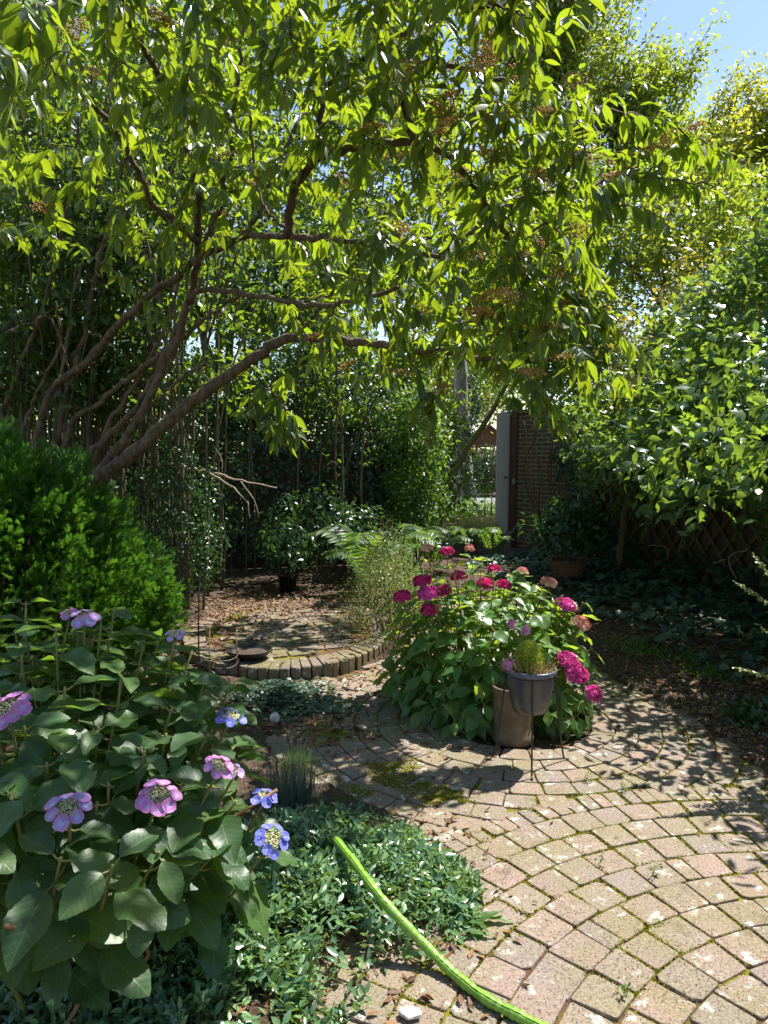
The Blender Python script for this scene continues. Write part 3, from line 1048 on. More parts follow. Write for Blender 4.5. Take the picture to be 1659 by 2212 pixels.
def trellis():
    for i in (1, 2, 3, 4):
        p0, p1 = np.array((*WALL[i], 0)), np.array((*WALL[i + 1], 0))
        x = nrm(p1 - p0); y = np.array((-x[1], x[0], 0)); L = np.linalg.norm(p1 - p0)
        fr = [x, y, (0, 0, 1)]
        if i == 1:
            t = thing('trellis_fence', 'dark timber fence with diamond lattice under the climbers', 'trellis', p0)
        b = Acc()
        n = int(L / .15)
        for k in range(n):
            box(b, (k * L / n, .03, -.05), ((k + 1) * L / n - .006, .05, 1.95 + U(-.01, .01)), 0, fr, p0)
        b.build('boards', M['darkboard'], t, smooth=False)
        a = Acc()
        sp = .26
        for s, off in ((1, -.012), (-1, -.026)):
            k = -2.0
            while k < L + 2:
                z0, z1 = .35, 1.9
                u0, u1 = k, k + s * (z1 - z0)
                if s < 0:
                    u0, u1 = k, k - (z1 - z0)
                lo = max(0, min(u0, u1)); hi = min(L, max(u0, u1))
                if hi - lo > .1:
                    f = lambda u: z0 + (u - u0) / (u1 - u0) * (z1 - z0)
                    A = p0 + x * lo + y * off + (0, 0, f(lo)); B = p0 + x * hi + y * off + (0, 0, f(hi))
                    d = nrm(B - A)
                    box(a, (0, -.017, -.006), (np.linalg.norm(B - A), .017, .006), 0, [d, np.cross(y, d), y], A)
                k += sp
        a.build('lattice', M['lattice'], t, smooth=False)
        c = Acc()
        box(c, (-.05, -.04, -.1), (.05, .028, 2.05), 0, fr, p0)
        c.build('post', M['darkboard'], t, smooth=False)
trellis()

def left_fence():
    p0, p1 = np.array((-5.5, 8.3, 0)), np.array((.25, 9.7, 0))
    t = thing('board_fence', 'dark overgrown timber board fence behind the round terrace', 'fence', p0)
    x = nrm(p1 - p0); y = np.array((-x[1], x[0], 0)); L = np.linalg.norm(p1 - p0)
    fr = [x, y, (0, 0, 1)]
    n = 40
    a = Acc()
    for k in range(n):
        box(a, (k * L / n, 0, .03), ((k + 1) * L / n - .008, .02, 1.5 + U(-.008, .008)), 0, fr, p0)
    a.build('boards', M['darkboard'], t, smooth=False)
    for z in (.4, 1.52):
        b = Acc()
        box(b, (-.02, -.04, z), (L + .02, -.003, z + .1), 0, fr, p0)
        b.build('rail', M['lattice'], t, smooth=False)
    for k in range(5):
        c = Acc()
        u = L * k / 4
        box(c, (u - .045, -.095, -.1), (u + .045, -.043, 1.72), 0, fr, p0)
        c.build('post', M['darkboard'], t, smooth=False)
left_fence()

def shelter():
    c = np.array((3.55, 26.0, 0))
    t = thing('garden_shelter', 'small timber shelter with a brown gable roof seen through the gate opening', 'shelter', c)
    def bx(name, parts, m):
        a = Acc()
        for lo, hi in parts:
            box(a, np.array(lo) + c, np.array(hi) + c)
        return a.build(name, M[m], t, smooth=False)
    bx('brick_base', [((-1.3, 0, -.1), (1.9, .25, .72))], 'redbrick')
    bx('boarding', [((-1.28 + .09 * i, .02, .722), (-1.28 + .09 * i + .075, .06, 1.15)) for i in range(34)], 'timber')
    for x in (-1.25, -.35, .55, 1.5):
        bx('post', [((x, .05, 1.152), (x + .09, .14, 1.9))], 'timber')
    bx('beam', [((-1.3, .03, 1.55), (1.9, .048, 1.63)), ((-1.3, .03, 1.15), (1.9, .02, 1.2))], 'timber')
    a = Acc()
    for x in (-.35, .55):
        for s in (-1, 1):
            A = c + (x + .045, .145, 1.2); B = A + (s * .35, 0, .36)
            tube(a, [A, B], .025, 6)
    a.build('brace', M['timber'], t)
    r = Acc()
    v = np.array([(-.75, -.3, 1.65), (-.75, 2, 1.65), (.1, 2, 2.35), (.1, -.3, 2.35), (.95, 2, 1.65), (.95, -.3, 1.65)]) + c
    w = v - (0, 0, .07)
    r.add(np.vstack([v, w]), [(0, 3, 2, 1), (3, 5, 4, 2), (6, 7, 8, 9), (9, 8, 10, 11)])
    r.add(np.vstack([v, w]), [(0, 6, 9, 3), (3, 9, 11, 5), (1, 2, 8, 7), (2, 4, 10, 8)])
    r.add(np.vstack([v[[0, 3, 5]] + (0, .06, -.02)]), [(0, 1, 2)])
    r.build('roof', M['roof'], t, smooth=False)
shelter()

def bare_branch():
    a = Acc()
    b = P(330, 1000, 7.0)
    main = smooth_line([P(352, 998, 7.2), P(400, 1010, 7.0), P(450, 1018, 6.9), P(510, 1035, 6.8), P(598, 1054, 6.7)], 24)
    tube(a, wobble(main, .006), np.linspace(.016, .006, 24), 6)
    s = smooth_line([P(440, 1015, 6.9), P(475, 1035, 6.8), P(500, 1050, 6.75), P(532, 1085, 6.7), P(540, 1120, 6.7)], 14)
    tube(a, wobble(s, .006), np.linspace(.012, .004, 14), 5)
    tube(a, wobble(smooth_line([P(360, 999, 7.2), P(340, 1010, 7.3), P(320, 1030, 7.4), P(315, 1200, 7.5), P(310, 1300, 7.5)], 14), .005), .014, 6)
    for u0, v0, u1, v1 in ((520, 1040, 560, 1120), (480, 1020, 460, 960), (415, 1010, 420, 1060)):
        tube(a, wobble(smooth_line([P(u0, v0, 6.8), P((u0 + u1) / 2 + 8, (v0 + v1) / 2, 6.75), P(u1, v1, 6.7)], 7), .004), np.linspace(.006, .002, 7), 4)
    tag(a.build('bare_branch', M['palewood']), 'bleached leafless branch leaning out over the dark corner behind the conifer', 'branch')
bare_branch()
def black_pot():
    c = np.array((-1.02, 7.75, .02))
    t = thing('black_pot', 'black plastic pot in the leaf litter behind the terrace', 'plant pot', c)
    a = Acc()
    lathe(a, [(0, .0), (.08, .0), (.10, .17), (.108, .17), (.108, .195), (.098, .195), (.09, .16), (0, .16)], c, 32)
    a.build('pot_body', M['blackplastic'], t)
    return c
black_pot()

# ================================================================== PLANTS
SIMPLE = [simple_tpl(.5, .12, .10), simple_tpl(.55, -.1, .2), simple_tpl(.45, .2, -.05)]
OVAL = [leaf_tpl(.5, 3, .12, .12), leaf_tpl(.46, 3, .2, .25), leaf_tpl(.52, 3, -.05, .05)]
_iv = [(0, 0), (.18, .02), (.52, .18), (.26, .38), (.46, .62), (.18, .66), (0, 1.02), (-.18, .66), (-.46, .62), (-.26, .38), (-.52, .18), (-.18, .02)]
IVY = (np.array([(0, .35, .05)] + [(x, y, -.06 * abs(x) * 2 - .08 * y * y) for x, y in _iv]), np.array([(0, i + 1, (i + 1) % 12 + 1) for i in range(12)])[:, ::-1],
       np.array([(0, .35)] + _iv))

def clumps(n, k, centers, normals, spread, size, acc, tpl, up=.6, mi=0, rnd=.8, hang=.3):
    """k leaves round every clump centre, facing mostly along the clump's normal"""
    n = len(centers)
    p = np.repeat(centers, k, 0) + rng.normal(0, 1, (n * k, 3)) * spread
    nn = nrm(np.repeat(normals, k, 0) + np.array((0, 0, up)) + rand_dir(n * k) * rnd)
    d = nrm(rand_dir(n * k) + np.array((0, 0, -hang)) + np.repeat(normals, k, 0) * .4)
    scatter(acc, tpl, p, d, nn, U(size[0], size[1], n * k), mi)

# ---------------------------------------------------------------- the arching viburnum
class Skel:
    def __init__(self, acc):
        self.acc = acc
        self.p = np.zeros((0, 3)); self.r = np.zeros(0)
    def limb(self, px, r0, r1, n=40, wob=.008, sides=9):
        pts = wobble(smooth_line([P(*q) if len(q) == 3 else q[:3] for q in px], n), wob)
        rad = np.linspace(r0, r1, n) * (1 + rng.normal(0, .05, n))
        tube(self.acc, pts, rad, sides)
        self.p = np.vstack([self.p, pts]); self.r = np.concatenate([self.r, rad])
    def grow(self, tip, arch=.12, maxr=.012):
        d = np.linalg.norm(self.p - tip, axis=1) + np.maximum(0, .012 - self.r) * 6
        k = int(np.argmin(d))
        a = self.p[k]; L = np.linalg.norm(tip - a)
        n = max(5, int(L / .07))
        mid = a * .5 + tip * .5 + np.array((0, 0, arch * L)) + rng.normal(0, .06 * L, 3)
        pts = wobble(smooth_line([a, mid, tip], n), .004)
        r0 = min(maxr, self.r[k] * .75, .003 + .006 * L)
        rad = np.linspace(max(r0, .0026), .0018, n)
        tube(self.acc, pts, rad, 5 if r0 > .005 else 4, cap=False)
        self.p = np.vstack([self.p, pts[1:]]); self.r = np.concatenate([self.r, rad[1:]])
        return pts

VIB = [leaf_tpl(.35, 6, .16, .22, .88), leaf_tpl(.31, 6, .28, .40, .88), leaf_tpl(.39, 6, .10, .12, .85), leaf_tpl(.33, 6, .22, -.05, .88)]

def twig_leaves(acc, pts, length, size, tpl, droop=.75, step=.036, side=.62, fw=.5):
    seg = np.linalg.norm(np.diff(pts, axis=0), axis=1)
    s = np.concatenate(([0], np.cumsum(seg)))
    T = nrm(np.gradient(pts, axis=0))
    L = min(length, s[-1])
    q = np.arange(s[-1], s[-1] - L, -step)
    if len(q) == 0:
        q = np.array([s[-1]])
    c = np.stack([np.interp(q, s, pts[:, i]) for i in range(3)], 1)
    t = nrm(np.stack([np.interp(q, s, T[:, i]) for i in range(3)], 1))
    b = nrm(np.cross(t, (0, 0, 1)) + rng.normal(0, .15, t.shape))
    n = len(q)
    cc = np.repeat(c, 2, 0); tt = np.repeat(t, 2, 0)
    sg = np.tile((1, -1), n)[:, None]
    D = nrm(tt * fw + np.repeat(b, 2, 0) * sg * side + np.array((0, 0, -droop)) + rng.normal(0, .22, (2 * n, 3)))
    D[:2] = nrm(t[:1] * 1.0 + np.array((0, 0, -.25)) + rng.normal(0, .25, (2, 3)))
    Nn = nrm(np.array((0, 0, 1.0)) + tt * .55 + rng.normal(0, .3, (2 * n, 3)))
    prof = np.repeat(np.clip(.62 + .1 * np.arange(n), 0, 1), 2)
    keep = U(0, 1, 2 * n) > .12
    scatter(acc, tpl, cc[keep], D[keep], Nn[keep], (U(size[0], size[1], 2 * n) * prof)[keep])

def viburnum():
    base = P(40, 1000, 6.4); base[2] = 0
    t = thing('viburnum_tree', 'large arching many stemmed evergreen tree with long drooping leaves and brown seed heads', 'tree', base)
    wood = Acc()
    sk = Skel(wood)
    b3 = lambda dx, dy: tuple(base + (dx, dy, -.1)) + (0,)
    sk.limb([b3(0, 0), (170, 1080, 6.2), (280, 985, 6.0), (400, 880, 5.9), (520, 790, 5.7), (620, 735, 5.4), (760, 735, 5.0), (900, 755, 4.7), (1060, 775, 4.4)], .070, .014, 60)
    sk.limb([b3(-.12, .1), (150, 1040, 6.3), (250, 930, 6.2), (320, 840, 6.0), (385, 700, 5.8), (430, 630, 5.5), (560, 640, 5.0), (690, 660, 4.6), (860, 620, 4.2)], .034, .012, 60)
    sk.limb([b3(-.2, .2), (90, 900, 6.4), (190, 780, 6.2), (300, 655, 5.9), (380, 600, 5.6), (440, 555, 5.2), (530, 512, 4.8), (640, 512, 4.4), (760, 520, 4.1), (950, 555, 3.9)], .036, .012, 60)
    sk.limb([b3(.05, .3), (140, 960, 6.5), (215, 870, 6.4), (300, 800, 6.2), (370, 750, 6.0), (440, 690, 5.7)], .028, .014, 40)
    sk.limb([b3(.1, .1), (190, 1060, 6.2), (290, 920, 6.0), (345, 810, 5.9), (395, 690, 5.7), (430, 560, 5.4), (420, 380, 4.8), (380, 250, 4.4), (300, 80, 3.8), (200, -60, 3.0), (90, 20, 2.3)], .038, .010, 60)
    sk.limb([(430, 522, 5.2), (370, 470, 5.0), (330, 440, 4.9), (280, 330, 4.6), (180, 200, 4.0), (60, 120, 3.4)], .026, .008, 36)
    sk.limb([(620, 512, 4.45), (640, 400, 4.2), (700, 340, 4.0), (850, 305, 3.7), (960, 330, 3.5), (1060, 450, 3.5), (1130, 560, 3.7), (1260, 660, 4.0)], .026, .008, 48)
    sk.limb([(700, 340, 4.0), (690, 260, 3.9), (720, 170, 3.7), (820, 100, 3.5), (940, 30, 3.3), (1120, 0, 3.1)], .018, .006, 40)
    sk.limb([(900, 310, 3.6), (870, 220, 3.5), (865, 140, 3.45), (1000, 150, 3.4), (1150, 195, 3.6), (1300, 235, 4.1), (1420, 262, 4.5), (1540, 320, 4.6)], .016, .005, 44)
    sk.limb([(950, 555, 3.9), (1050, 470, 4.0), (1150, 420, 4.1), (1300, 400, 4.3), (1400, 385, 4.5), (1540, 402, 4.6)], .014, .004, 36)
    sk.limb([(865, 140, 3.45), (840, 60, 3.4), (800, -60, 3.4), (700, -200, 3.6)], .014, .006, 24)
    sk.limb([(430, 560, 5.4), (480, 420, 5.3), (500, 300, 5.2), (520, 100, 5.0), (560, -150, 4.6)], .024, .008, 40)
    sk.limb([(520, 512, 4.85), (560, 460, 4.9), (590, 380, 5.0), (680, 180, 4.9), (760, -80, 4.8)], .02, .007, 36)
    for px, r0 in (([b3(-.3, .2), (0, 950, 6.6), (40, 800, 6.6), (100, 640, 6.5), (150, 430, 6.2), (170, 250, 5.8)], .04), ([b3(-.1, .3), (120, 960, 6.7), (170, 760, 6.6), (215, 560, 6.4), (260, 380, 6.0), (330, 220, 5.6)], .038), ([b3(.15, .25), (210, 980, 6.4), (290, 830, 6.3), (350, 720, 6.2), (395, 560, 6.0), (410, 400, 5.8)], .034),
                   ([b3(.2, .1), (260, 960, 6.1), (335, 870, 6.0), (400, 810, 5.9), (455, 775, 5.8)], .022), ([b3(.2, .3), (280, 950, 6.3), (330, 850, 6.3), (370, 780, 6.2), (400, 700, 6.1), (440, 590, 6.0)], .02), ([b3(-.2, 0), (40, 980, 6.2), (90, 830, 6.1), (130, 740, 6.0), (120, 650, 5.9)], .024),
                   ([(150, 800, 6.2), (110, 690, 6.0), (60, 700, 5.9), (10, 720, 5.8)], .012), ([(440, 690, 5.7), (520, 640, 5.5), (610, 650, 5.3), (720, 640, 5.1)], .014), ([(620, 735, 5.4), (680, 680, 5.2), (740, 600, 5.0), (790, 540, 4.8)], .016), ([(640, 512, 4.4), (600, 480, 4.5), (560, 420, 4.6), (540, 250, 4.6)], .014)):
        sk.limb(px, r0 * .72, .008, 40, .007)
    lobes = [(30, 150, 2.1, .2, 6), (20, -40, 2.1, .25, 6), (300, 120, 3.3, .55, 20), (550, 130, 3.4, .55, 24), (180, 60, 3.4, .5, 14), (420, 30, 3.6, .5, 16), (760, 110, 3.3, .5, 28), (980, 110, 3.4, .42, 24),  # lobes above the view extend the crown unseen, put in for their shade
             (1120, 50, 3.0, .25, 11), (1100, 20, 2.7, .12, 4), (1040, 250, 3.2, .28, 20), (1170, 300, 3.2, .22, 18), (1230, 345, 3.2, .12, 8), (1290, 225, 3.6, .22, 12), (1420, 262, 4.5, .16, 7),
             (1500, 300, 4.6, .12, 6), (1565, 330, 4.6, .05, 2), (1380, 385, 4.5, .22, 9), (1300, 420, 4.25, .22, 9), (1500, 405, 4.6, .12, 4), (1560, 420, 4.6, .05, 2), (1480, 445, 4.6, .05, 2),
             (1100, 480, 3.6, .35, 24), (1190, 560, 3.8, .28, 20), (1270, 640, 4.0, .2, 12), (1340, 700, 4.0, .11, 6), (1385, 750, 4.0, .04, 2), (1225, 600, 4.6, .28, 13), (1170, 700, 4.5, .28, 12), (1150, 690, 3.7, .3, 18), (1000, 600, 3.8, .38, 24),
             (1215, 770, 3.7, .15, 8), (1150, 850, 4.0, .14, 6), (1190, 905, 4.0, .06, 3), (950, 720, 4.2, .32, 16), (925, 880, 4.6, .14, 6), (930, 950, 4.6, .06, 3), (1310, 830, 5.0, .2, 5), (1290, 590, 4.3, .2, 7), (1180, 600, 5.2, .35, 18), (1100, 560, 5.1, .35, 18), (1130, 480, 5.3, .4, 22), (1235, 470, 5.3, .33, 16), (1060, 420, 5.2, .4, 18), (960, 600, 7.0, .6, 22), (880, 560, 6.8, .6, 20), (1060, 560, 7.0, .5, 14), (700, -300, 2.6, .35, 10), (880, -300, 2.7, .35, 12), (760, -420, 2.7, .5, 12), (1210, -220, 2.6, .35, 18), (1120, -150, 2.5, .25, 12), (1050, -280, 2.6, .35, 16), (950, -200, 2.4, .3, 12),
             (850, 450, 4.2, .45, 18), (700, 580, 4.9, .4, 15), (650, 260, 4.3, .5, 18), (450, 330, 4.6, .5, 14), (200, 280, 4.4, .6, 16), (80, 420, 4.8, .5, 18), (340, 520, 5.0, .45, 14),
             (580, 890, 4.6, .18, 6), (630, 940, 4.6, .08, 3), (700, 700, 5.3, .35, 10), (820, 800, 5.0, .25, 8), (330, 680, 4.9, .08, 3), (690, 770, 4.4, .08, 3), (800, 560, 3.6, .3, 14), (1060, 380, 3.4, .25, 12),
             (300, -180, 3.6, .7, 16), (650, -180, 4.0, .7, 16), (950, -160, 4.0, .5, 10), (150, -260, 4.4, .7, 12), (520, -320, 4.6, .8, 12), (850, 250, 3.5, .4, 22), (560, 450, 5.2, .5, 18), (500, 380, 5.6, .5, 22), (400, 230, 5.8, .6, 22), (620, 280, 5.6, .6, 22), (300, 430, 5.8, .5, 18), (830, 150, 3.2, .35, 10), (700, 50, 3.2, .4, 9), (900, -70, 3.2, .4, 9), (850, 40, 2.6, .2, 3), (930, -120, 2.6, .3, 8), (640, -90, 2.5, .3, 5), (1150, 640, 4.9, .3, 16), (1080, 760, 4.7, .22, 10), (1210, 520, 5.0, .3, 12), (1000, 700, 4.8, .3, 12), (720, -150, 3.2, .5, 10), (450, -60, 3.2, .5, 9)]
    tips = []
    for u, v, Y, r, n in lobes:
        c = P(u, v, Y)
        n = int(n * ((1.8 if Y > 3.1 else 1.35) if u < 1250 else 1.2))
        d = rand_dir(n) * (U(0, 1, n) ** (1 / 3))[:, None] * r * np.array((1, 1.15, .85))
        tips += [c + x for x in d]
    tips = np.array(tips)
    # the canopy is open to the sun above the paved circle and the periwinkle
    sd = np.array(sun_dir)
    gr = tips[:, :2] - sd[:2] * (tips[:, 2] / sd[2])[:, None]
    sunny = ((gr[:, 0] > .10) & (gr[:, 0] < 1.3) & (gr[:, 1] > 1.6) & (gr[:, 1] < 3.6)) | ((gr[:, 0] > -.35) & (gr[:, 0] < .2) & (gr[:, 1] > 2.0) & (gr[:, 1] < 2.75))
    tips = tips[~(sunny & (U(0, 1, len(tips)) < .72))]
    # nearest to the wood first, so that twigs branch off earlier twigs
    d0 = np.array([np.linalg.norm(sk.p - q, axis=1).min() for q in tips])
    tips = tips[np.argsort(d0)]
    leaves = Acc()
    ends = []
    for q in tips:
        pts = sk.grow(q)
        twig_leaves(leaves, pts, U(.22, .45), (.07, .158), VIB, droop=U(.35, 1.0))
        ends.append(pts[-3:])
    for pts in ([(1250, 218, 4.0), (1330, 240, 4.2), (1420, 262, 4.5), (1500, 300, 4.6), (1590, 350, 4.6)], [(1330, 330, 4.5), (1430, 318, 4.6), (1520, 335, 4.7), (1595, 372, 4.7)], [(1300, 400, 4.3), (1400, 385, 4.5), (1490, 395, 4.6), (1575, 428, 4.6)],
                [(1180, 600, 3.9), (1270, 660, 4.0), (1340, 715, 4.0), (1395, 780, 4.0)], [(1150, 820, 4.0), (1195, 870, 4.0), (1228, 925, 4.0)], [(1290, 440, 4.3), (1390, 450, 4.4), (1450, 490, 4.4)], [(1020, 20, 2.8), (1090, 15, 2.75), (1140, 40, 2.7), (1170, 70, 2.7)],
                [(1040, 230, 3.2), (1120, 250, 3.2), (1200, 290, 3.2), (1245, 350, 3.2)], [(1180, 480, 3.5), (1250, 540, 3.5), (1300, 610, 3.5)], [(880, 760, 4.5), (915, 840, 4.55), (935, 930, 4.6)], [(560, 830, 4.7), (610, 870, 4.6), (650, 950, 4.55)], [(540, 850, 4.7), (580, 900, 4.6), (600, 960, 4.6)]):
        q = wobble(smooth_line([P(*k) for k in pts], 26), .004)
        q = np.vstack([smooth_line([sk.p[np.argmin(np.linalg.norm(sk.p - q[0], axis=1))], q[0]], 5)[:-1], q])
        tube(wood, q, np.linspace(.006, .0016, len(q)), 5)
        twig_leaves(leaves, q, .95, (.11, .165), VIB, droop=.8, step=.045)
        ends += [q[-9:-6], q[-15:-12]]
    wood.build('trunk', M['bark'], t)
    leaves.build('crown', M['viburnum'], t)
    # seed heads: flat brown clusters at the twig tips
    def su(q):
        return 829.5 + q[0] / q[1] / K, 966 - (q[2] - EYE) / q[1] / K
    vis = [e for e in ends if e[-1][1] > 2.6 and -50 < su(e[-1])[1] < 1000 and (U(0, 1) < .3 or su(e[-1])[0] > 850) and 0 < su(e[-1])[0]]
    pick = rng.permutation(len(vis))[:100]
    proto = []
    for k in range(4):
        a = Acc()
        o8 = np.array([(1, 0, 0), (0, 1, 0), (-1, 0, 0), (0, -1, 0), (0, 0, 1), (0, 0, -1)], float)
        f8 = np.array([(0, 1, 4), (1, 2, 4), (2, 3, 4), (3, 0, 4), (1, 0, 5), (2, 1, 5), (3, 2, 5), (0, 3, 5)])
        n = 110
        th = np.arange(n) * 2.4; r = .066 * np.sqrt((np.arange(n) + .5) / n) * U(.8, 1.15, n)
        c = np.c_[r * np.cos(th), r * np.sin(th) * U(.8, 1), .035 + .014 * (1 - (r / .066) ** 2) + rng.normal(0, .005, n)]
        for q in c:
            a.add(o8 * U(.003, .0055) + q, f8)
        for j in range(7):
            q = c[rng.integers(0, n)]
            tube(a, [(0, 0, 0), (q[0] * .5, q[1] * .5, q[2] * .7), q], .0014, 4, cap=False)
        o = a.build('seed_clumps', M['seed'])
        o.parent = t
        proto.append(o)
    for i, k in enumerate(pick):
        e = vis[k]
        o = proto[i] if i < 4 else proto[i % 4].copy()
        if i >= 4:
            C.objects.link(o); o.parent = t
        o.location = [float(x) for x in (e[-1] - wloc(t) + (0, 0, .02))]
        o.rotation_euler = (U(-.5, .5), U(-.5, .5), U(0, 6.28))
        s = U(.85, 1.5)
        o.scale = (s, s, s)
viburnum()

# ---------------------------------------------------------------- tall thin stemmed shrubs at the back left
def tall_shrub(label, x0, x1, y0, y1, h, ns, nl, seed_z=.9, lsz=(.06, .11)):
    c = np.array(((x0 + x1) / 2, (y0 + y1) / 2, 0))
    t = thing('tall_shrub', label, 'shrub', c, 'tall thin stemmed shrubs at the back')
    w = Acc(); f = Acc()
    cs, ds = [], []
    for i in range(ns):
        b = np.array((U(x0, x1), U(y0, y1), -.05))
        lean = np.array((rng.normal(.12, .22), rng.normal(0, .15), 0))
        H = h * U(.7, 1.1)
        pts = wobble(smooth_line([b, b + lean * .3 + (0, 0, H * .4), b + lean * 1.2 + (0, 0, H * .75), b + lean * 2.2 + (0, 0, H)], 18), .012)
        r = U(.008, .026)
        tube(w, pts, np.linspace(r, .003, 18), 6)
        for j in range(nl):
            k = U(seed_z, H) if U(0, 1) > .08 else U(.8, H)
            q = np.array([np.interp(k, pts[:, 2], pts[:, a]) for a in range(3)])
            e = q + np.array((rng.normal(0, .25), rng.normal(0, .2), U(-.05, .28)))
            tube(w, [q, q * .5 + e * .5 + (0, 0, .04), e], (.004, .003, .0015), 4, cap=False)
            cs.append(e); cs.append(q * .4 + e * .6)
            ds += [nrm(e - q), nrm(e - q)]
    clumps(0, 10, np.array(cs), np.array(ds), .07, lsz, f, OVAL, up=.7, hang=.5)
    w.build('stems', M['greystem'], t)
    f.build('foliage', M['tallshrub'], t)
tall_shrub('dense stand of thin upright stems with small leaves at the left edge behind the conifer', -4.4, -2.9, 6.6, 8.2, 5.2, 60, 11, 1.9)
tall_shrub('upright grey stemmed shrub between the leaning trunks and the board fence', -3.1, -1.7, 6.8, 8.0, 5.6, 46, 10, 1.9)
tall_shrub('loose leafy shrub with slender stems behind the arching limbs', -1.7, -.2, 8.6, 10.2, 4.8, 16, 15, 1.9)

# ---------------------------------------------------------------- trees behind
HEDGE = []
def tree(name, label, base, trunk_h, lobes, leafmat, lsz, k=22, per=90, r0=.14, group=None, bark='greystem', plume=0.0, tpl=None, spread=.16):
    base = np.array(base, float)
    t = thing(name, label, 'tree', base, group)
    w = Acc(); f = Acc()
    top = base + (0, 0, trunk_h)
    tube(w, wobble([base - (0, 0, .1), base + (0, 0, trunk_h * .5), top], .04), (r0, r0 * .8, r0 * .6), 10)
    cs, ds = [], []
    for c, r, n in lobes:
        c = np.array(c, float); r = np.broadcast_to(np.asarray(r, float), (3,))
        pts = wobble(smooth_line([top, top * .5 + c * .5 + (0, 0, .15), c], 12), .03)
        tube(w, pts, np.linspace(r0 * .5, r0 * .14, 12), 7)
        for i in range(n):
            d = rand_dir(1, -.7, 1)[0]
            s = pts[rng.integers(6, 12)]
            e = c + d * r * U(.55, 1.05)
            if plume:
                g = nrm(np.array((U(-.1, 1.0), U(-.5, .3), U(.5, 1.0))))
                e2 = e + g * plume * U(.5, 1.2)
                q = smooth_line([s, e, e2], 9)
                tube(w, q, np.linspace(r0 * .1, .004, 9), 4, cap=False)
                for x in q[3:]:
                    cs.append(x); ds.append(nrm(d + (0, 0, .5)))
            else:
                q = smooth_line([s, s * .5 + e * .5 + (0, 0, .1), e], 6)
                tube(w, q, np.linspace(r0 * .1, .004, 6), 4, cap=False)
                cs += [e, q[4], e + rng.normal(0, .12, 3)]; ds += [d, d, d]
    clumps(0, k, np.array(cs), np.array(ds), spread, lsz, f, tpl or SIMPLE, up=.6, hang=.4, rnd=1.0)
    w.build('trunk', M[bark], t)
    f.build('crown', M[leafmat], t)
    return t
L_ = lambda u, v, Y: P(u, v, Y)
tree('background_tree', 'leafy green tree behind the left end of the board fence', (-6.2, 11.5, 0), 2.2,
     [(L_(60, 560, 11.5), 1.5, 42), (L_(-60, 300, 11.5), 1.5, 36), (L_(150, 250, 11.8), 1.5, 42), (L_(100, 30, 12), 1.5, 36)], 'backtree', (.10, .17), 24)
tree('background_tree', 'leafy tree filling the gap above the middle of the board fence', (-2.6, 12.0, 0), 2.2,
     [(L_(400, 600, 11.8), 1.4, 42), (L_(330, 350, 12), 1.5, 42), (L_(560, 420, 12.2), 1.5, 44), (L_(450, 130, 12.2), 1.6, 40), (L_(620, 650, 12), 1.2, 36)], 'backtree', (.10, .17), 24)
tree('background_tree', 'bright leafy tree behind the overhanging branches left of the gate', (.3, 12.6, 0), 2.4,
     [(L_(800, 560, 12.4), 1.4, 44), (L_(760, 300, 12.6), 1.6, 44), (L_(960, 420, 12.8), 1.5, 40), (L_(850, 130, 13), 1.7, 44), (L_(1060, 620, 13), 1.3, 36), (L_(700, 760, 11.6), .8, 24)], 'greentree', (.10, .17), 17, spread=.19)
tree('background_tree', 'shady tree arching over the gate opening', (2.9, 14.5, 0), 2.4,
     [(L_(1120, 720, 14.2), 1.2, 40), (L_(1200, 600, 14), 1.5, 44), (L_(1230, 780, 13.6), 1.0, 34), (L_(1160, 450, 14.4), 1.5, 40)], 'backtree', (.09, .15), 24)
tree('acacia_tree', 'tall feathery green tree against the sky at upper right', (4.6, 17, 0), 5.0,
     [(L_(1120, 100, 17), 1.5, 40), (L_(1220, 90, 17), 1.2, 34), (L_(1240, 270, 17), 1.5, 44), (L_(1340, 230, 17), .8, 24), (L_(1380, 370, 17), 1.2, 34), (L_(1230, -90, 17), 1.1, 22), (L_(1100, -80, 17), 1.3, 26), (L_(1410, 230, 17), .4, 9)],
     'greentree', (.09, .15), 25, r0=.2, plume=1.3, spread=.14)
tree('maple_tree', 'tall yellowing feathery tree beside the blue sky at the right edge', (8.2, 18.5, 0), 4.6,
     [(L_(1570, 370, 18.5), 1.1, 34), (L_(1690, 330, 18.5), 1.2, 34), (L_(1510, 430, 18.2), 1.1, 34), (L_(1650, 500, 18.5), 1.6, 46), (L_(1555, 260, 18.5), .4, 8), (L_(1640, 290, 18.5), .5, 10)],
     'yellowtree', (.09, .15), 22, r0=.2, plume=1.3, spread=.13)
tree('background_tree', 'broad yellow green tree above the climbers on the right', (6.0, 13.5, 0), 2.6,
     [(L_(1440, 470, 13.5), 1.2, 44), (L_(1580, 520, 13.2), 1.4, 48), (L_(1700, 560, 13), 1.4, 40), (L_(1350, 560, 13), 1.0, 34), (L_(1500, 620, 12.6), 1.2, 40)], 'greentree', (.10, .17), 13, spread=.2)
# hedge that closes the view behind the board fence
for i, (x, y, h, lab) in enumerate(((-8.0, 9.6, 3.4, 'dark tall hedge bush at the far left behind the thin stems'), (-6.2, 10.4, 3.2, 'dark hedge bush second from the left behind the thin stems'), (-4.5, 10.6, 3.3, 'dark hedge bush behind the left part of the board fence'),
                          (-2.9, 11.0, 3.0, 'dark hedge bush behind the middle of the board fence'), (-1.3, 11.3, 3.0, 'dark hedge bush behind the right part of the board fence'), (.1, 11.4, 2.9, 'dark hedge bush behind the right end of the board fence'))):
    HEDGE.append((x, y, h, lab))
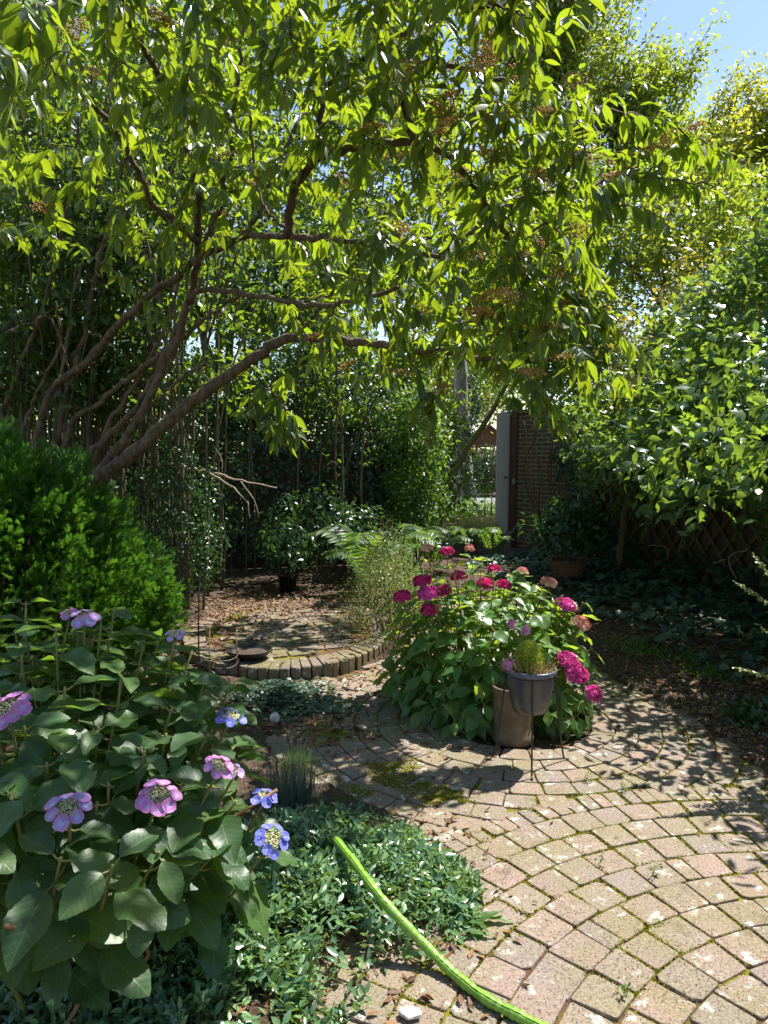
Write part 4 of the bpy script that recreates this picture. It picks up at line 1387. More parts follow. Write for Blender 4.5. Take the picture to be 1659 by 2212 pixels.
# far side of the road
tree('background_tree', 'leafy tree beyond the road seen through the gate', (1.2, 25.5, 0), 1.5,
     [(L_(930, 850, 25), 1.9, 44), (L_(1020, 830, 26), 1.7, 40), (L_(1000, 760, 25), 1.8, 40), (L_(1090, 830, 27), 1.6, 36)], 'greentree', (.12, .2), 22, spread=.3)

def dead_trunk():
    b = np.array((1.86, 17.2, 0))
    t = thing('dead_tree', 'pale silvery dead tree trunk half wrapped in moss and ivy beyond the gate', 'tree', b)
    a = Acc()
    pts = smooth_line([b - (0, 0, .1), b + (-.01, 0, 1.2), b + (-.08, 0, 2.6), b + (-.10, 0, 4.2)], 30)
    n = 20
    tube(a, pts, .235 - .004 * np.arange(30) + .012 * np.sin(np.arange(30) * .9), n)
    a.build('trunk', M['deadwood'], t)
    f = Acc()
    q = np.c_[b[0] + U(.02, .26, 900), np.full(900, b[1]) - U(.1, .24, 900), U(.0, 3.2, 900)]
    q[:, 0] += .1 * np.sin(q[:, 2] * 3) - .10 * (q[:, 2] < 1.4)
    clumps(0, 3, q, np.tile((0, -1.0, 0), (900, 1)), .03, (.04, .07), f, SIMPLE)
    f.build('ivy', M['ivy'], t)
dead_trunk()

def leaning_stem():
    b = np.array((.72, 10.1, 0))
    t = thing('leaning_tree', 'slim olive barked stem leaning right across the gate opening', 'tree', b)
    a = Acc()
    tube(a, smooth_line([b - (0, 0, .05), P(958, 1085, 10.1), P(1000, 985, 10.1), P(1040, 925, 10.0), P(1068, 880, 9.8), P(1100, 820, 9.6)], 24), np.linspace(.05, .025, 24), 9)
    tube(a, smooth_line([P(1022, 950, 10.05), P(1050, 900, 10.2), P(1060, 850, 10.4)], 8), np.linspace(.025, .014, 8), 7)
    a.build('trunk', M['olive'], t)
    f = Acc()
    c = np.array([P(U(1045, 1140), U(770, 860), U(9.4, 10.4)) for _ in range(34)])
    clumps(0, 8, c, np.tile((0, -.5, .8), (34, 1)), .08, (.04, .075), f, OVAL)
    f.build('crown', M['bright'], t)
leaning_stem()

# ---------------------------------------------------------------- shrubs
def shrub(name, label, c, r, n, k, m, lsz, tpl=OVAL, spread=.05, stems=10, bark='greystem', group=None, up=.6, lo=.5, bottom=-.6, cat='shrub', hang=.3):
    c = np.array(c, float); r = np.asarray(r, float)
    base = np.array((c[0], c[1], 0))
    t = thing(name, label, cat, base, group)
    p, d = ellipsoid_pts(n, c, r, lo, bottom)
    w = Acc()
    for i in range(stems):
        e = p[rng.integers(0, n)]
        tube(w, wobble(smooth_line([base + (*rng.normal(0, .06, 2), -.03), base * .45 + e * .55 + rng.normal(0, .03, 3), e], 8), .006), np.linspace(.009, .002, 8), 5)
    w.build('stems', M[bark], t)
    f = Acc()
    clumps(0, k, p, d, spread, lsz, f, tpl, up=up, hang=hang)
    f.build('foliage', M[m], t)
    return t
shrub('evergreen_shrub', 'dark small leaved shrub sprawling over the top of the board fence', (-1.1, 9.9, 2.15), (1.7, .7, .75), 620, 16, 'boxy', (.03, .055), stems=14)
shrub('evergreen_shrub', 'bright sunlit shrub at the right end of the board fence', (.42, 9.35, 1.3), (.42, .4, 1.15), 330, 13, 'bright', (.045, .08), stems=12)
shrub('evergreen_shrub', 'low glossy shrub at the foot of the board fence behind the round terrace', (-.75, 8.3, .55), (.75, .4, .5), 230, 10, 'boxy', (.045, .08))
shrub('evergreen_shrub', 'dark fine leaved shrub beside the conifer in the shaded corner', (-1.95, 6.9, .75), (.45, .45, .95), 300, 14, 'boxy', (.03, .05))
shrub('evergreen_shrub', 'straggling dark shrub in the corner below the bleached branch', (-2.2, 8.2, 1.0), (.8, .4, .9), 260, 10, 'boxy', (.035, .065))
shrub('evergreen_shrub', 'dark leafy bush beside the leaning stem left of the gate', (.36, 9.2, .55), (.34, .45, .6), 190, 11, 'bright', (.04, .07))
shrub('evergreen_shrub', 'glossy potted shrub leaves in the black pot behind the terrace', (-1.02, 7.75, .46), (.26, .26, .28), 70, 7, 'boxy', (.05, .085), stems=5)
shrub('spreading_shrub', 'fine leaved pale green shrub left of the red hydrangea', (.02, 5.75, .33), (.36, .36, .38), 420, 16, 'sprig', (.012, .022), SIMPLE, .04, stems=16)
shrub('spreading_shrub', 'upright pale wispy shrub behind the red hydrangea beside the strap leaves', (.0, 6.4, .55), (.20, .22, .42), 150, 14, 'sprig', (.012, .022), SIMPLE, .04, stems=10)
shrub('evergreen_shrub', 'dark green leafy plant growing in the wicker basket', (2.05, 8.15, .62), (.42, .36, .30), 170, 8, 'boxy', (.06, .11), OVAL, .06, stems=8)
shrub('garden_shrub', 'shrub crowding the right edge of the path just outside the pavers', (2.80, 4.0, .75), (.52, .65, .8), 420, 12, 'bright', (.035, .06), stems=12)
shrub('lavender_bush', 'purple flowering bush beyond the gate', (1.12, 15.2, .8), (.36, .4, .8), 260, 12, 'lavender', (.03, .06), SIMPLE)
shrub('hedge_shrub', 'dark rounded bush across the road right of the dead trunk', (3.3, 23.6, .7), (1.1, .6, .75), 260, 14, 'boxy', (.08, .13), SIMPLE, .12)
shrub('hedge_shrub', 'leafy green bush across the road left of the dead trunk', (1.7, 23.8, .9), (1.3, .6, 1.0), 260, 14, 'backtree', (.08, .13), SIMPLE, .12)
shrub('border_plant', 'low flowering border plant at the roadside beyond the gate', (1.9, 15.6, .16), (1.2, .5, .24), 330, 10, 'bright', (.05, .09), SIMPLE)
for x, y, h, lab in HEDGE:
    shrub('hedge_shrub', lab, (x, y, h * .5), (1.2, .7, h * .52), 520, 16, 'backtree', (.07, .12), OVAL, .12, group='hedge behind the board fence')
for x, y, h, lab in ((3.4, 12.9, 4.2, 'leafy bush standing behind the brick wall'), (5.9, 9.9, 2.9, 'leafy bush standing behind the far part of the lattice fence'), (6.6, 7.8, 2.9, 'leafy bush standing behind the middle of the lattice fence'), (7.2, 5.4, 2.9, 'leafy bush standing behind the near part of the lattice fence')):
    shrub('hedge_shrub', lab, (x, y, h * .5), (1.0, 1.1, h * .52), 420, 14, 'backtree', (.07, .12), OVAL, .12, group='bushes behind the lattice fence')
def young_plant():
    b = np.array((2.15, 14.9, 0))
    t = thing('young_sapling', 'thin leafy sapling tied to canes beyond the gate', 'sapling', b)
    a = Acc(); f = Acc()
    for dx in (-.12, .02, .3):
        tube(a, [b + (dx, 0, -.05), b + (dx + .02, 0, U(1.1, 1.6))], .012, 6)
    a.build('canes', M['hydwood'], t)
    c = b + np.c_[U(-.3, .35, 26), U(-.1, .1, 26), U(.5, 1.5, 26)]
    clumps(0, 2, c, np.tile((0, -.8, .4), (26, 1)), .03, (.12, .2), f, OVAL)
    f.build('leaves', M['bright'], t)
young_plant()

def sprigs():
    t = thing('pale_sprig_shrub', 'pale variegated sprigs reaching in at the right edge over the shaded bed', 'shrub', (2.05, 3.35, 0))
    w = Acc(); f = Acc()
    for pts in ([(2.05, 3.35, 0), P(1760, 1400, 3.35), P(1700, 1330, 3.35), P(1640, 1290, 3.35), P(1590, 1258, 3.35)],
                [(2.05, 3.35, 0), P(1780, 1420, 3.4), P(1700, 1290, 3.4), P(1660, 1240, 3.4), P(1630, 1200, 3.4)],
                [(2.05, 3.3, 0), P(1760, 1520, 3.3), P(1680, 1470, 3.3), P(1590, 1443, 3.3)],
                [(2.05, 3.3, 0), P(1760, 1420, 3.3), P(1690, 1390, 3.3), P(1640, 1350, 3.3)]):
        q = smooth_line(pts, 30)
        tube(w, q, np.linspace(.006, .0015, 30), 5)
        for rep in range(3):
            twig_leaves(f, q, .32, (.018, .034), OVAL, droop=.1, step=.014, side=.8)
    w.build('stems', M['twig'], t)
    f.build('foliage', M['sprig'], t)
sprigs()

# ---------------------------------------------------------------- conifer
def conifer():
    c = np.array((-2.52, 4.75, 0))
    t = thing('thuja_shrub', 'rounded bright green conifer shrub with feathery upright sprays', 'shrub', c)
    # one flat scale leaf spray: a stem with paired side shoots, each again forked
    v, f = [], []
    def blade(a, d, L, w):
        d = nrm(np.array((*d, 0.0))); s = np.array((-d[1], d[0], 0))
        a = np.array(a, float); i = len(v)
        v.extend([a - s * w * .5, a + d * L * .6 - s * w * .6, a + d * L, a + d * L * .6 + s * w * .6, a + s * w * .5])
        f.append((i, i + 1, i + 2, i + 3, i + 4))
    blade((0, 0, 0), (0, 1), 1.0, .05)
    for i, y in enumerate((.12, .26, .40, .54, .68, .80)):
        L = .52 - .42 * y
        for s in (-1, 1):
            blade((0, y, 0), (s * .75, .75), L, .05)
            if L > .25:
                blade((s * L * .33, y + L * .33, 0), (s * .15, 1), L * .55, .042)
                blade((s * L * .36, y + L * .3, 0), (s * 1, .25), L * .45, .042)
    V = np.array(v); V[:, 2] = .18 * V[:, 1] ** 2 + .25 * np.abs(V[:, 0])
    tpl = (V, np.array(f), V[:, :2])
    a = Acc()
    nb = 760                                                  # fan shaped branchlets
    d = rand_dir(nb, -.45, 1)
    lump = 1 + .07 * np.sin(d[:, 0] * 9 + d[:, 2] * 7) + .05 * np.sin(d[:, 1] * 13 + d[:, 2] * 11)
    r = np.array((.93, .92, 1.0))
    cs = c + np.array((0, 0, .54)) + d * r * lump[:, None] * U(.86, .99, nb)[:, None]
    low = cs[:, 2] < .75
    cs[low, 0] += .12; cs[low, 1] -= .05
    cs[:, 2] = np.maximum(cs[:, 2], .1)
    k = 52
    g = nrm(d * (.75, .75, .2) + np.array((0, 0, 1.0)) + rng.normal(0, .2, (nb, 3)))
    side = nrm(np.cross(g, rand_dir(nb)))
    along = U(-.11, .15, (nb, k)); across = U(-.12, .12, (nb, k)) * (1 - np.clip(along, 0, .15) / .18)
    thick = rng.normal(0, .03, (nb, k))
    w3 = np.cross(g, side)
    p = cs[:, None] + g[:, None] * along[..., None] + side[:, None] * across[..., None] + w3[:, None] * thick[..., None]
    D = nrm(g[:, None] + side[:, None] * (across[..., None] * 5) + d[:, None] * .25 + rng.normal(0, .28, (nb, k, 3)))
    Nn = nrm(w3[:, None] + rng.normal(0, .6, (nb, k, 3)))
    scatter(a, tpl, p.reshape(-1, 3), D.reshape(-1, 3), Nn.reshape(-1, 3), U(.03, .064, nb * k))
    a.build('foliage', M['thuja'], t)
    # sheltered inner sprays that close the bush
    w = Acc()
    for i in range(60):
        e = cs[rng.integers(0, nb)]
        tube(w, wobble(smooth_line([c + (*rng.normal(0, .08, 2), 0), c * .5 + e * .5 + (0, 0, -.12), e], 8), .01), np.linspace(.02, .004, 8), 5)
    w.build('branches', M['bark'], t)
    b = Acc()
    n = 7000
    q, dd = ellipsoid_pts(n, c + (0, 0, .58), (.80, .78, .88), .8, -.6)
    scatter(b, tpl, q, nrm(dd + (0, 0, .8)), rand_dir(n), U(.08, .13, n))
    b.build('inner_foliage', M['thuja'], t)
conifer()

# ---------------------------------------------------------------- lacecap hydrangea, left foreground
BIG = [leaf_tpl(.66, 16, .13, .22, .92, belly=.78, serr=.03, wav=.10), leaf_tpl(.60, 16, .20, .30, .95, belly=.82, serr=.03, wav=.14), leaf_tpl(.72, 16, .08, .10, .90, belly=.76, serr=.03, wav=.18), leaf_tpl(.64, 16, -.06, .16, .92, belly=.8, serr=.03, wav=.2)]

PROTECT = []
def hides(q, sz):
    for h, r in PROTECT:
        k = np.array((0, 0, EYE)); d = nrm(h - k); w = q - k
        if w @ d < np.linalg.norm(h - k) + .03:
            if np.linalg.norm(w - d * (w @ d)) < (r * 1.15 + sz * .42) * (w @ d) / np.linalg.norm(h - k):
                return True
    return False

def leafy_stem(stem, leaf, base, tip, pairs, size, r0=.007, tpl=BIG, top=.035, droop=.18, pet=.22, lift=.25, nz=.28):
    mid = base * .45 + tip * .55 + np.array((0, 0, -.04)) + rng.normal(0, .02, 3)
    pts = smooth_line([base, mid, tip], 22)
    tube(stem, pts, np.linspace(r0, r0 * .5, 22), 7)
    s = np.concatenate(([0], np.cumsum(np.linalg.norm(np.diff(pts, axis=0), axis=1))))
    T = nrm(np.gradient(pts, axis=0))
    a0 = U(0, math.pi)
    y = s[-1] - top
    for j in range(pairs):
        if y < .06:
            break
        c = np.array([np.interp(y, s, pts[:, i]) for i in range(3)])
        t = nrm(np.array([np.interp(y, s, T[:, i]) for i in range(3)]))
        e = nrm(np.cross(t, (math.cos(a0), math.sin(a0), .1))); g = np.cross(t, e)
        for k in range(2):
            d = e if k == 0 else -e
            sz = size * U(.85, 1.1) * (.72 if j == 0 else 1.0)
            D = nrm(d + t * lift + np.array((0, 0, .02)) + rng.normal(0, .16, 3))
            q = c + D * sz * pet
            tube(stem, [c, c + D * sz * pet * .5 - (0, 0, .003), q], (.0032, .0026, .0022), 5, cap=False)
            Nn = nrm(t * .8 + np.array((0, 0, .9)) + rng.normal(0, nz, 3))
            D2 = nrm(D - np.array((0, 0, droop)) + rng.normal(0, .1, 3))
            if hides(q + D2 * sz * .5, sz):
                continue
            scatter(leaf, tpl, q[None], D2[None], Nn[None], np.array([sz]))
        a0 += math.pi / 2 + U(-.3, .3)
        y -= U(.055, .085) if j == 0 else U(.09, .13)
    return pts[-1], T[-1]

def lacecap_head(parent, c, up, R_, nf, fr, m, arc=None):
    a, bd = Acc(), Acc()
    up = nrm(up)
    x = nrm(np.cross(up, (.2, 1, .1))); y = np.cross(up, x)
    for i in range(nf):
        th = 2 * math.pi * (i + U(-.2, .2)) / nf
        d = math.cos(th) * x + math.sin(th) * y
        q = c + d * R_ * U(.85, 1.1) + up * U(-.004, .008)
        tube(a, [c - up * .02, c + d * R_ * .5 - up * .006, q], .0012, 4, 1, cap=False)
        floret(a, q, nrm(up + d * .55), fr * U(.85, 1.12), 4, 0)
    o8 = np.array([(1, 0, 0), (0, 1, 0), (-1, 0, 0), (0, -1, 0), (0, 0, 1), (0, 0, -1)], float)
    f8 = np.array([(0, 1, 4), (1, 2, 4), (2, 3, 4), (3, 0, 4), (1, 0, 5), (2, 1, 5), (3, 2, 5), (0, 3, 5)])
    for i in range(170):
        r = R_ * .8 * math.sqrt((i + .5) / 170); th = i * 2.4
        q = c + (math.cos(th) * x + math.sin(th) * y) * r + up * (.004 + rng.normal(0, .003))
        bd.add(o8 * U(.0022, .0040) + q, f8, 0)
        if i % 3 == 0:
            tube(bd, [c - up * .02, q], .0007, 3, 1, cap=False)
    o = a.build('flower_head', [M[m], M['hydstem']], parent)
    bd.build('buds', [M['bud'], M['hydstem']], o)
    return o

def lacecap():
    c = np.array((-1.02, 2.12, 0))
    t = thing('lacecap_hydrangea', 'large leaved hydrangea bush with pink and blue lacecap flowers in the left foreground', 'hydrangea', c)
    st, lf, wd = Acc(), Acc(), Acc()
    heads = [((150, 1748, 1.62), 'lilacpetal', 7, .040, .022), ((342, 1722, 1.72), 'pinkpetal', 9, .045, .022), ((472, 1655, 1.85), 'pinkpetal', 7, .032, .017), ((20, 1530, 1.8), 'pinkpetal', 8, .042, .024),
             ((570, 1722, 2.05), 'bluepetal', 6, .032, .019), ((585, 1815, 1.92), 'bluepetal', 8, .042, .018), ((497, 1548, 2.1), 'bluepetal', 6, .036, .019), ((182, 1335, 2.3), 'lilacpetal', 5, .032, .024), ((150, 1325, 2.4), 'pinkpetal', 4, .02, .017), ((378, 1372, 2.3), 'lilacpetal', 5, .025, .015), ((505, 1668, 1.9), 'lilacpetal', 4, .02, .014)]
    def foot(tip, k=.28):
        d = tip - (c + (0, 0, 0)); d[2] = 0
        b = c + d * k + np.array((*rng.normal(0, .04, 2), 0)); b[2] = -.02
        return b
    ends = []
    PROTECT[:] = [(P(*h[0]), h[3]) for h in heads if h[0][1] != 1535]
    for (u, v, Y), m, nf, rr, fr in heads:
        rr, fr = rr * .88, fr * .9
        tip = P(u, v, Y) - (0, 0, .012)
        e, T = leafy_stem(st, lf, foot(tip), tip, 4, U(.13, .155), top=.055)
        ends.append((e, T, m, nf, rr, fr))
    tips = [(215, 1325, 2.3), (110, 1345, 2.2), (30, 1390, 2.2), (320, 1375, 2.3), (410, 1410, 2.3), (455, 1470, 2.2), (260, 1450, 2.1), (360, 1530, 2.05), (140, 1480, 2.0), (60, 1560, 1.85), (220, 1560, 1.9), (440, 1590, 2.0), (500, 1600, 2.05), (300, 1620, 1.85), (400, 1680, 1.9),
            (90, 1640, 1.75), (500, 1720, 1.9), (240, 1700, 1.75), (20, 1700, 1.6), (430, 1790, 1.8), (120, 1860, 1.55), (330, 1850, 1.65), (40, 1870, 1.58), (230, 1880, 1.55), (-60, 1600, 1.8), (-80, 1450, 2.1), (-60, 1800, 1.5), (470, 1850, 1.85),
            (200, 1360, 2.6), (60, 1350, 2.6), (330, 1420, 2.5), (-40, 1340, 2.5), (420, 1500, 2.4), (160, 1420, 2.4), (280, 1500, 2.3), (380, 1600, 2.2), (140, 1950, 1.6), (20, 1950, 1.6)]
    tips += [(u + U(-60, 60), v + U(-40, 60), Y + U(-.05, .25)) for u, v, Y in tips if v < 1750]
    for u, v, Y in tips:
        tip = P(u + U(-14, 14), v + U(-14, 14), Y)
        leafy_stem(st, lf, foot(tip), tip, int(U(3, 5)), U(.115, .17), top=.01)
    for i in range(46):
        b = c + np.array((*rng.normal(0, .2, 2), -.03))
        tube(wd, smooth_line([b, b + np.array((*rng.normal(0, .08, 2), .25)), b + np.array((*rng.normal(0, .2, 2), .6))], 8), np.linspace(.007, .005, 8), 6)
    st.build('green_stems', M['hydstem'], t)
    wd.build('woody_stems', M['hydwood'], t)
    lf.build('leaves', M['lacecap'], t)
    for e, T, m, nf, rr, fr in ends:
        lacecap_head(t, e + (0, 0, .012), nrm(T * .4 + np.array((.05, -.45, .8)) + rng.normal(0, .12, 3)), rr, nf, fr, m)
lacecap()

# ---------------------------------------------------------------- red hydrangea
MED = [leaf_tpl(.56, 10, .16, .2, .86, belly=.85, serr=.03, wav=.1), leaf_tpl(.52, 10, .24, .3, .88, belly=.9, serr=.03, wav=.12), leaf_tpl(.62, 10, .08, .08, .84, belly=.85, serr=.03, wav=.14)]
def red_hydrangea():
    c = np.array((.62, 4.42, 0))
    t = thing('red_hydrangea', 'rounded hydrangea bush with crimson flower heads in the middle of the paved circle', 'hydrangea', c)
    st, lf = Acc(), Acc()
    heads = [((965, 1203, 4.75), 'redpetal', .042, 1), ((912, 1268, 4.4), 'redpetal', .048, 1), ((925, 1294, 4.2), 'magentapetal', .055, 1), ((868, 1300, 4.3), 'redpetal', .045, 1), ((958, 1288, 4.3), 'redpetal', .04, 1), ((990, 1256, 4.55), 'redpetal', .042, 1), ((1048, 1272, 4.5), 'redpetal', .045, 1),
             ((1066, 1240, 4.7), 'redpetal', .032, 1), ((1088, 1275, 4.5), 'redpetal', .035, 1), ((925, 1330, 4.2), 'redpetal', .04, 1), ((1184, 1270, 4.5), 'orangepetal', .042, 1), ((1222, 1318, 4.3), 'magentapetal', .052, 1), ((1256, 1358, 4.2), 'orangepetal', .045, 1),
             ((1226, 1438, 4.0), 'magentapetal', .05, 1), ((1246, 1468, 3.95), 'magentapetal', .055, 1), ((1282, 1510, 3.9), 'magentapetal', .04, 1), ((1014, 1196, 4.85), 'orangepetal', .025, 0), ((1128, 1246, 4.6), 'orangepetal', .028, 0), ((924, 1196, 4.8), 'orangepetal', .03, 0), ((1238, 1325, 4.4), 'orangepetal', .018, 0)]
    def foot(tip):
        d = tip - c; d[2] = 0
        b = c + d * .28 + np.array((*rng.normal(0, .03, 2), 0)); b[2] = -.03
        return b
    ends = []
    PROTECT[:] = [(P(*h[0]) + (0, 0, .02), h[2]) for h in heads if h[2] > .03] + [(np.array((.715, 3.4, .42)), .12)]
    for (u, v, Y), m, r, big in heads:
        tip = P(u, v, Y)
        e, T = leafy_stem(st, lf, foot(tip), tip, 3, U(.085, .11), .005, MED, top=.05)
        ends.append((e, T, m, r))
    tips, d = ellipsoid_pts(210, c + (0, 0, .28), (.64, .56, .60), .80, -.4)
    front = [(940, 1570, 3.95), (890, 1530, 4.0), (1010, 1560, 3.85), (1045, 1520, 3.8), (860, 1480, 4.1), (960, 1480, 3.95), (1000, 1430, 3.95), (1030, 1580, 3.8), (1190, 1500, 3.9), (1215, 1540, 3.85), (1250, 1545, 3.85), (830, 1440, 4.2), (1060, 1440, 3.9), (1160, 1400, 3.95), (1190, 1440, 3.9), (1280, 1400, 4.1), (1260, 1300, 4.3), (980, 1600, 3.8), (1240, 1580, 3.8), (1230, 1500, 3.95), (1260, 1480, 4.0), (1215, 1460, 3.95), (1270, 1440, 4.05), (1200, 1560, 3.85), (1225, 1575, 3.85), (1262, 1565, 3.9), (1185, 1530, 3.85), (1170, 1560, 3.9), (1200, 1420, 4.0)]
    tips = list(tips) + [P(*q) for q in front]
    for q in tips:
        if q[2] < .12:
            q[2] = .12
        leafy_stem(st, lf, foot(q), q, int(U(3, 5)), U(.095, .145), .0045, MED, top=.008, droop=.2, lift=.32, nz=.42)
    st.build('stems', M['hydstem'], t)
    lf.build('leaves', M['redhyd'], t)
    for e, T, m, r in ends:
        a = Acc()
        mop(a, e + (0, 0, .032), nrm(T + np.array((0, -.25, .6))), r, int(48 * (r / .05) ** 2) + 7, .0175)
        a.build('flower_head', M[m], t)
red_hydrangea()

# ---------------------------------------------------------------- ground cover
def dist_poly(p, poly):
    a = poly; b = np.roll(poly, -1, 0)
    out = np.full(len(p), 9.0)
    for i in range(len(a)):
        d = b[i] - a[i]; k = np.clip(((p - a[i]) @ d) / (d @ d), 0, 1)
        out = np.minimum(out, np.hypot(*(p - a[i] - k[:, None] * d).T))
    return out
VINCA = np.array([G(u, v, z)[:2] for u, v, z in [(540, 1730, .1), (660, 1705, .1), (770, 1700, .1), (850, 1725, .1), (950, 1790, .08), (1035, 1880, .04), (1045, 1980, .02), (960, 2050, .02), (890, 2080, .02), (800, 2150, .02), (690, 2230, .02), (600, 2300, .02), (300, 2420, .02), (-200, 2420, .05), (-300, 2100, .1), (200, 1900, .1)]])
def periwinkle():
    a, w = Acc(), Acc()
    tpl = [leaf_tpl(.44, 3, .16, .15), leaf_tpl(.40, 3, .25, .3), leaf_tpl(.48, 3, .1, .05)]
    n = 4200
    p = poly_pts(n, VINCA)
    d = dist_poly(p, VINCA)
    dens = np.clip(.22 + gnoise(p[:, 0], p[:, 1], 2.1) * .8 + d * 2.6, .10, 1)
    ok = U(0, 1, n) < dens
    p, d = p[ok], d[ok]
    n = len(p)
    h = .135 * (1 - np.exp(-d / .2)) * (1 + .35 * gnoise(p[:, 0], p[:, 1], 2.6)) + .015
    top = np.c_[p, h * np.sqrt(U(.12, 1, n))]
    for i in range(n):
        ax = nrm(np.array((*rng.normal(0, .55, 2), .9)))
        L = U(.03, .07)
        c0 = top[i] - ax * L
        if i % 2 == 0:
            tube(w, [c0 - ax * .05, c0, top[i]], .0012, 3, cap=False)
        a0 = U(0, 6.28)
        u = nrm(np.cross(ax, (.3, .2, 1))); v = np.cross(ax, u)
        m = int(U(4, 8))
        th = a0 + np.repeat(np.arange((m + 1) // 2) * 1.57, 2)[:m] + np.tile((0, math.pi), m)[:m]
        q = top[i] - ax * (np.repeat(np.arange((m + 1) // 2), 2)[:m] * .016)[:, None]
        D = nrm(np.cos(th)[:, None] * u + np.sin(th)[:, None] * v + ax * .42 + rng.normal(0, .15, (m, 3)))
        scatter(a, tpl, q, D, np.repeat(ax[None], m, 0) + rng.normal(0, .2, (m, 3)), U(.026, .046, m))
    tag(a.build('periwinkle', M['vinca']), 'glossy periwinkle ground cover spreading below the lacecap hydrangea', 'ground cover', kind='stuff')
    s = Acc()
    for i in range(70):
        k = rng.integers(0, len(p))
        th = U(0, 6.28)
        q = [np.array((*p[k], .02))]
        for j in range(5):
            th += rng.normal(0, .3); q.append(q[-1] + np.array((math.cos(th) * .05, math.sin(th) * .05, rng.normal(0, .006))))
        tube(w, smooth_line(q, 10), .0014, 4)
    tag(w.build('periwinkle_runners', M['twig']), 'thin brown runners among the periwinkle leaves', 'stems', kind='stuff')
periwinkle()

def ivy():
    a = Acc()
    # on the bed under the climbers
    WL = np.array(WALL)
    def along(n, i0, i1, off0, off1):
        k = rng.integers(i0, i1, n); t = U(0, 1, n)[:, None]
        q = WL[k] * (1 - t) + WL[k + 1] * t
        d = nrm(WL[k + 1] - WL[k]); nn = np.c_[d[:, 1], -d[:, 0]] * 1.0
        nn = np.where((nn[:, :1] > 0), -nn, nn)
        return q + nn * U(off0, off1, n)[:, None], np.c_[nn, np.zeros(n)]
    q, nn = along(9500, 1, 5, .05, 1.85)
    edge = gnoise(q[:, 0], q[:, 1], 2.2)
    off = np.abs((q - np.array([np.interp(q[:, 1], WL[::-1, 1], WL[::-1, 0]), q[:, 1]]).T)[:, 0])
    ok = U(0, 1, len(q)) < np.clip(1.4 - off * .70 + edge * .5, 0, 1)
    q = q[ok]; off = off[ok]; n = len(q)
    ok = ~in_poly(q[:, 0], q[:, 1], PAVED)
    q = q[ok]; off = off[ok]; n = len(q)
    z = soil_z(q[:, 0], q[:, 1]) + .015 + U(0, .09, n) + np.clip(.55 - off, 0, .5) * U(0, .6, n)
    scatter(a, IVY, np.c_[q, z], nrm(rand_dir(n, -.3, .2) + (-.3, -.3, 0)), nrm(rand_dir(n, .2, 1) + (-.25, -.35, .55)), U(.05, .095, n))
    tag(a.build('ivy_carpet', M['ivy']), 'dark ivy carpeting the shaded bed under the lattice fence', 'ivy', kind='stuff')
    b = Acc()
    n = 1000
    q = np.array((-.62, 4.42)) + rng.normal(0, 1, (n, 2)) * (.17, .17)
    q2 = np.array((-.38, 4.28)) + rng.normal(0, 1, (220, 2)) * (.16, .08)
    q = np.vstack([q, q2]); n = len(q)
    q = q[(((q - TC) / (TA, TB)) ** 2).sum(1) > 1.05]; n = len(q)
    z = .02 + U(0, .10, n) * np.exp(-((q[:, 0] + .68) ** 2 + (q[:, 1] - 4.42) ** 2) / .05)
    scatter(b, IVY, np.c_[q, z], rand_dir(n, -.3, .3), nrm(rand_dir(n, .3, 1) + (0, -.2, .6)), U(.022, .042, n))
    tag(b.build('ivy_patch', M['ivy']), 'patch of small ivy creeping in front of the round terrace', 'ivy', kind='stuff')
    # climbing on the left fence
    c = Acc()
    p0, p1 = np.array((-5.5, 8.3, 0)), np.array((.25, 9.7, 0))
    n = 5200
    t = U(.30, 1, n); z = U(.15, 1.75, n)
    m = gnoise(t * 9, z * 2.2, 1) + .45 * (t - .62) * 3 + rng.normal(0, .25, n)
    t, z = t[m > -.05], z[m > -.05]; n = len(t)
    x = nrm(p1 - p0)
    y = np.array((x[1], -x[0], 0))
    q = p0 + (p1 - p0) * t[:, None] + y * (.03 + U(0, .12, n))[:, None]; q[:, 2] = z
    scatter(c, IVY, q, nrm(rand_dir(n, -1, .3) + (0, 0, -.5)), nrm(y + (0, 0, .4) + rand_dir(n) * .6), U(.04, .075, n))
    w = Acc()
    for i in range(16):
        u = U(.4, 1)
        b0 = p0 + (p1 - p0) * u + y * .06
        tube(w, wobble(smooth_line([b0, b0 + x * .1 + (0, 0, .5), b0 + x * U(-.3, .3) + (0, 0, 1.1), b0 + x * U(-.4, .4) + (0, 0, 1.6)], 16), .012), .008, 5)
    tt = thing('fence_ivy', 'dark ivy climbing over the board fence behind the terrace', 'ivy', (-1.5, 9.2, 0))
    c.build('foliage', M['ivy'], tt); w.build('stems', M['twig'], tt)
    # curtain on the corner of the brick wall
    d = Acc(); e = Acc()
    n = 1500
    A, B = np.array((2.50, 10.50)), np.array((2.95, 9.6))
    t = U(0, 1, n)[:, None]
    q = A * (1 - t) + B * t
    yy = nrm(np.array((-.9, -.55, 0)))
    z = U(.1, 1.95, n)
    keep = (t[:, 0] > .25 + .22 * np.sin(z * 3.1))
    q, z = q[keep], z[keep]; n = len(q)
    q = np.c_[q, z] + yy * U(.08, .28, n)[:, None]
    scatter(d, IVY, q, nrm(rand_dir(n, -1, .2) + (0, 0, -.6)), nrm(yy + (0, 0, .35) + rand_dir(n) * .6), U(.04, .075, n))
    tt = thing('wall_ivy', 'dark ivy curtain covering the near end of the brick wall', 'ivy', (2.7, 10.1, 0))
    d.build('foliage', M['ivy'], tt)
    for i in range(9):
        b0 = np.array((U(2.2, 2.8), U(9.9, 10.4), 0)) + yy * .15
        tube(e, wobble(smooth_line([b0, b0 + (-.05, 0, .6), b0 + (U(-.25, .1), 0, 1.2), b0 + (U(-.35, .1), -.1, 1.9)], 14), .012), .010, 5)
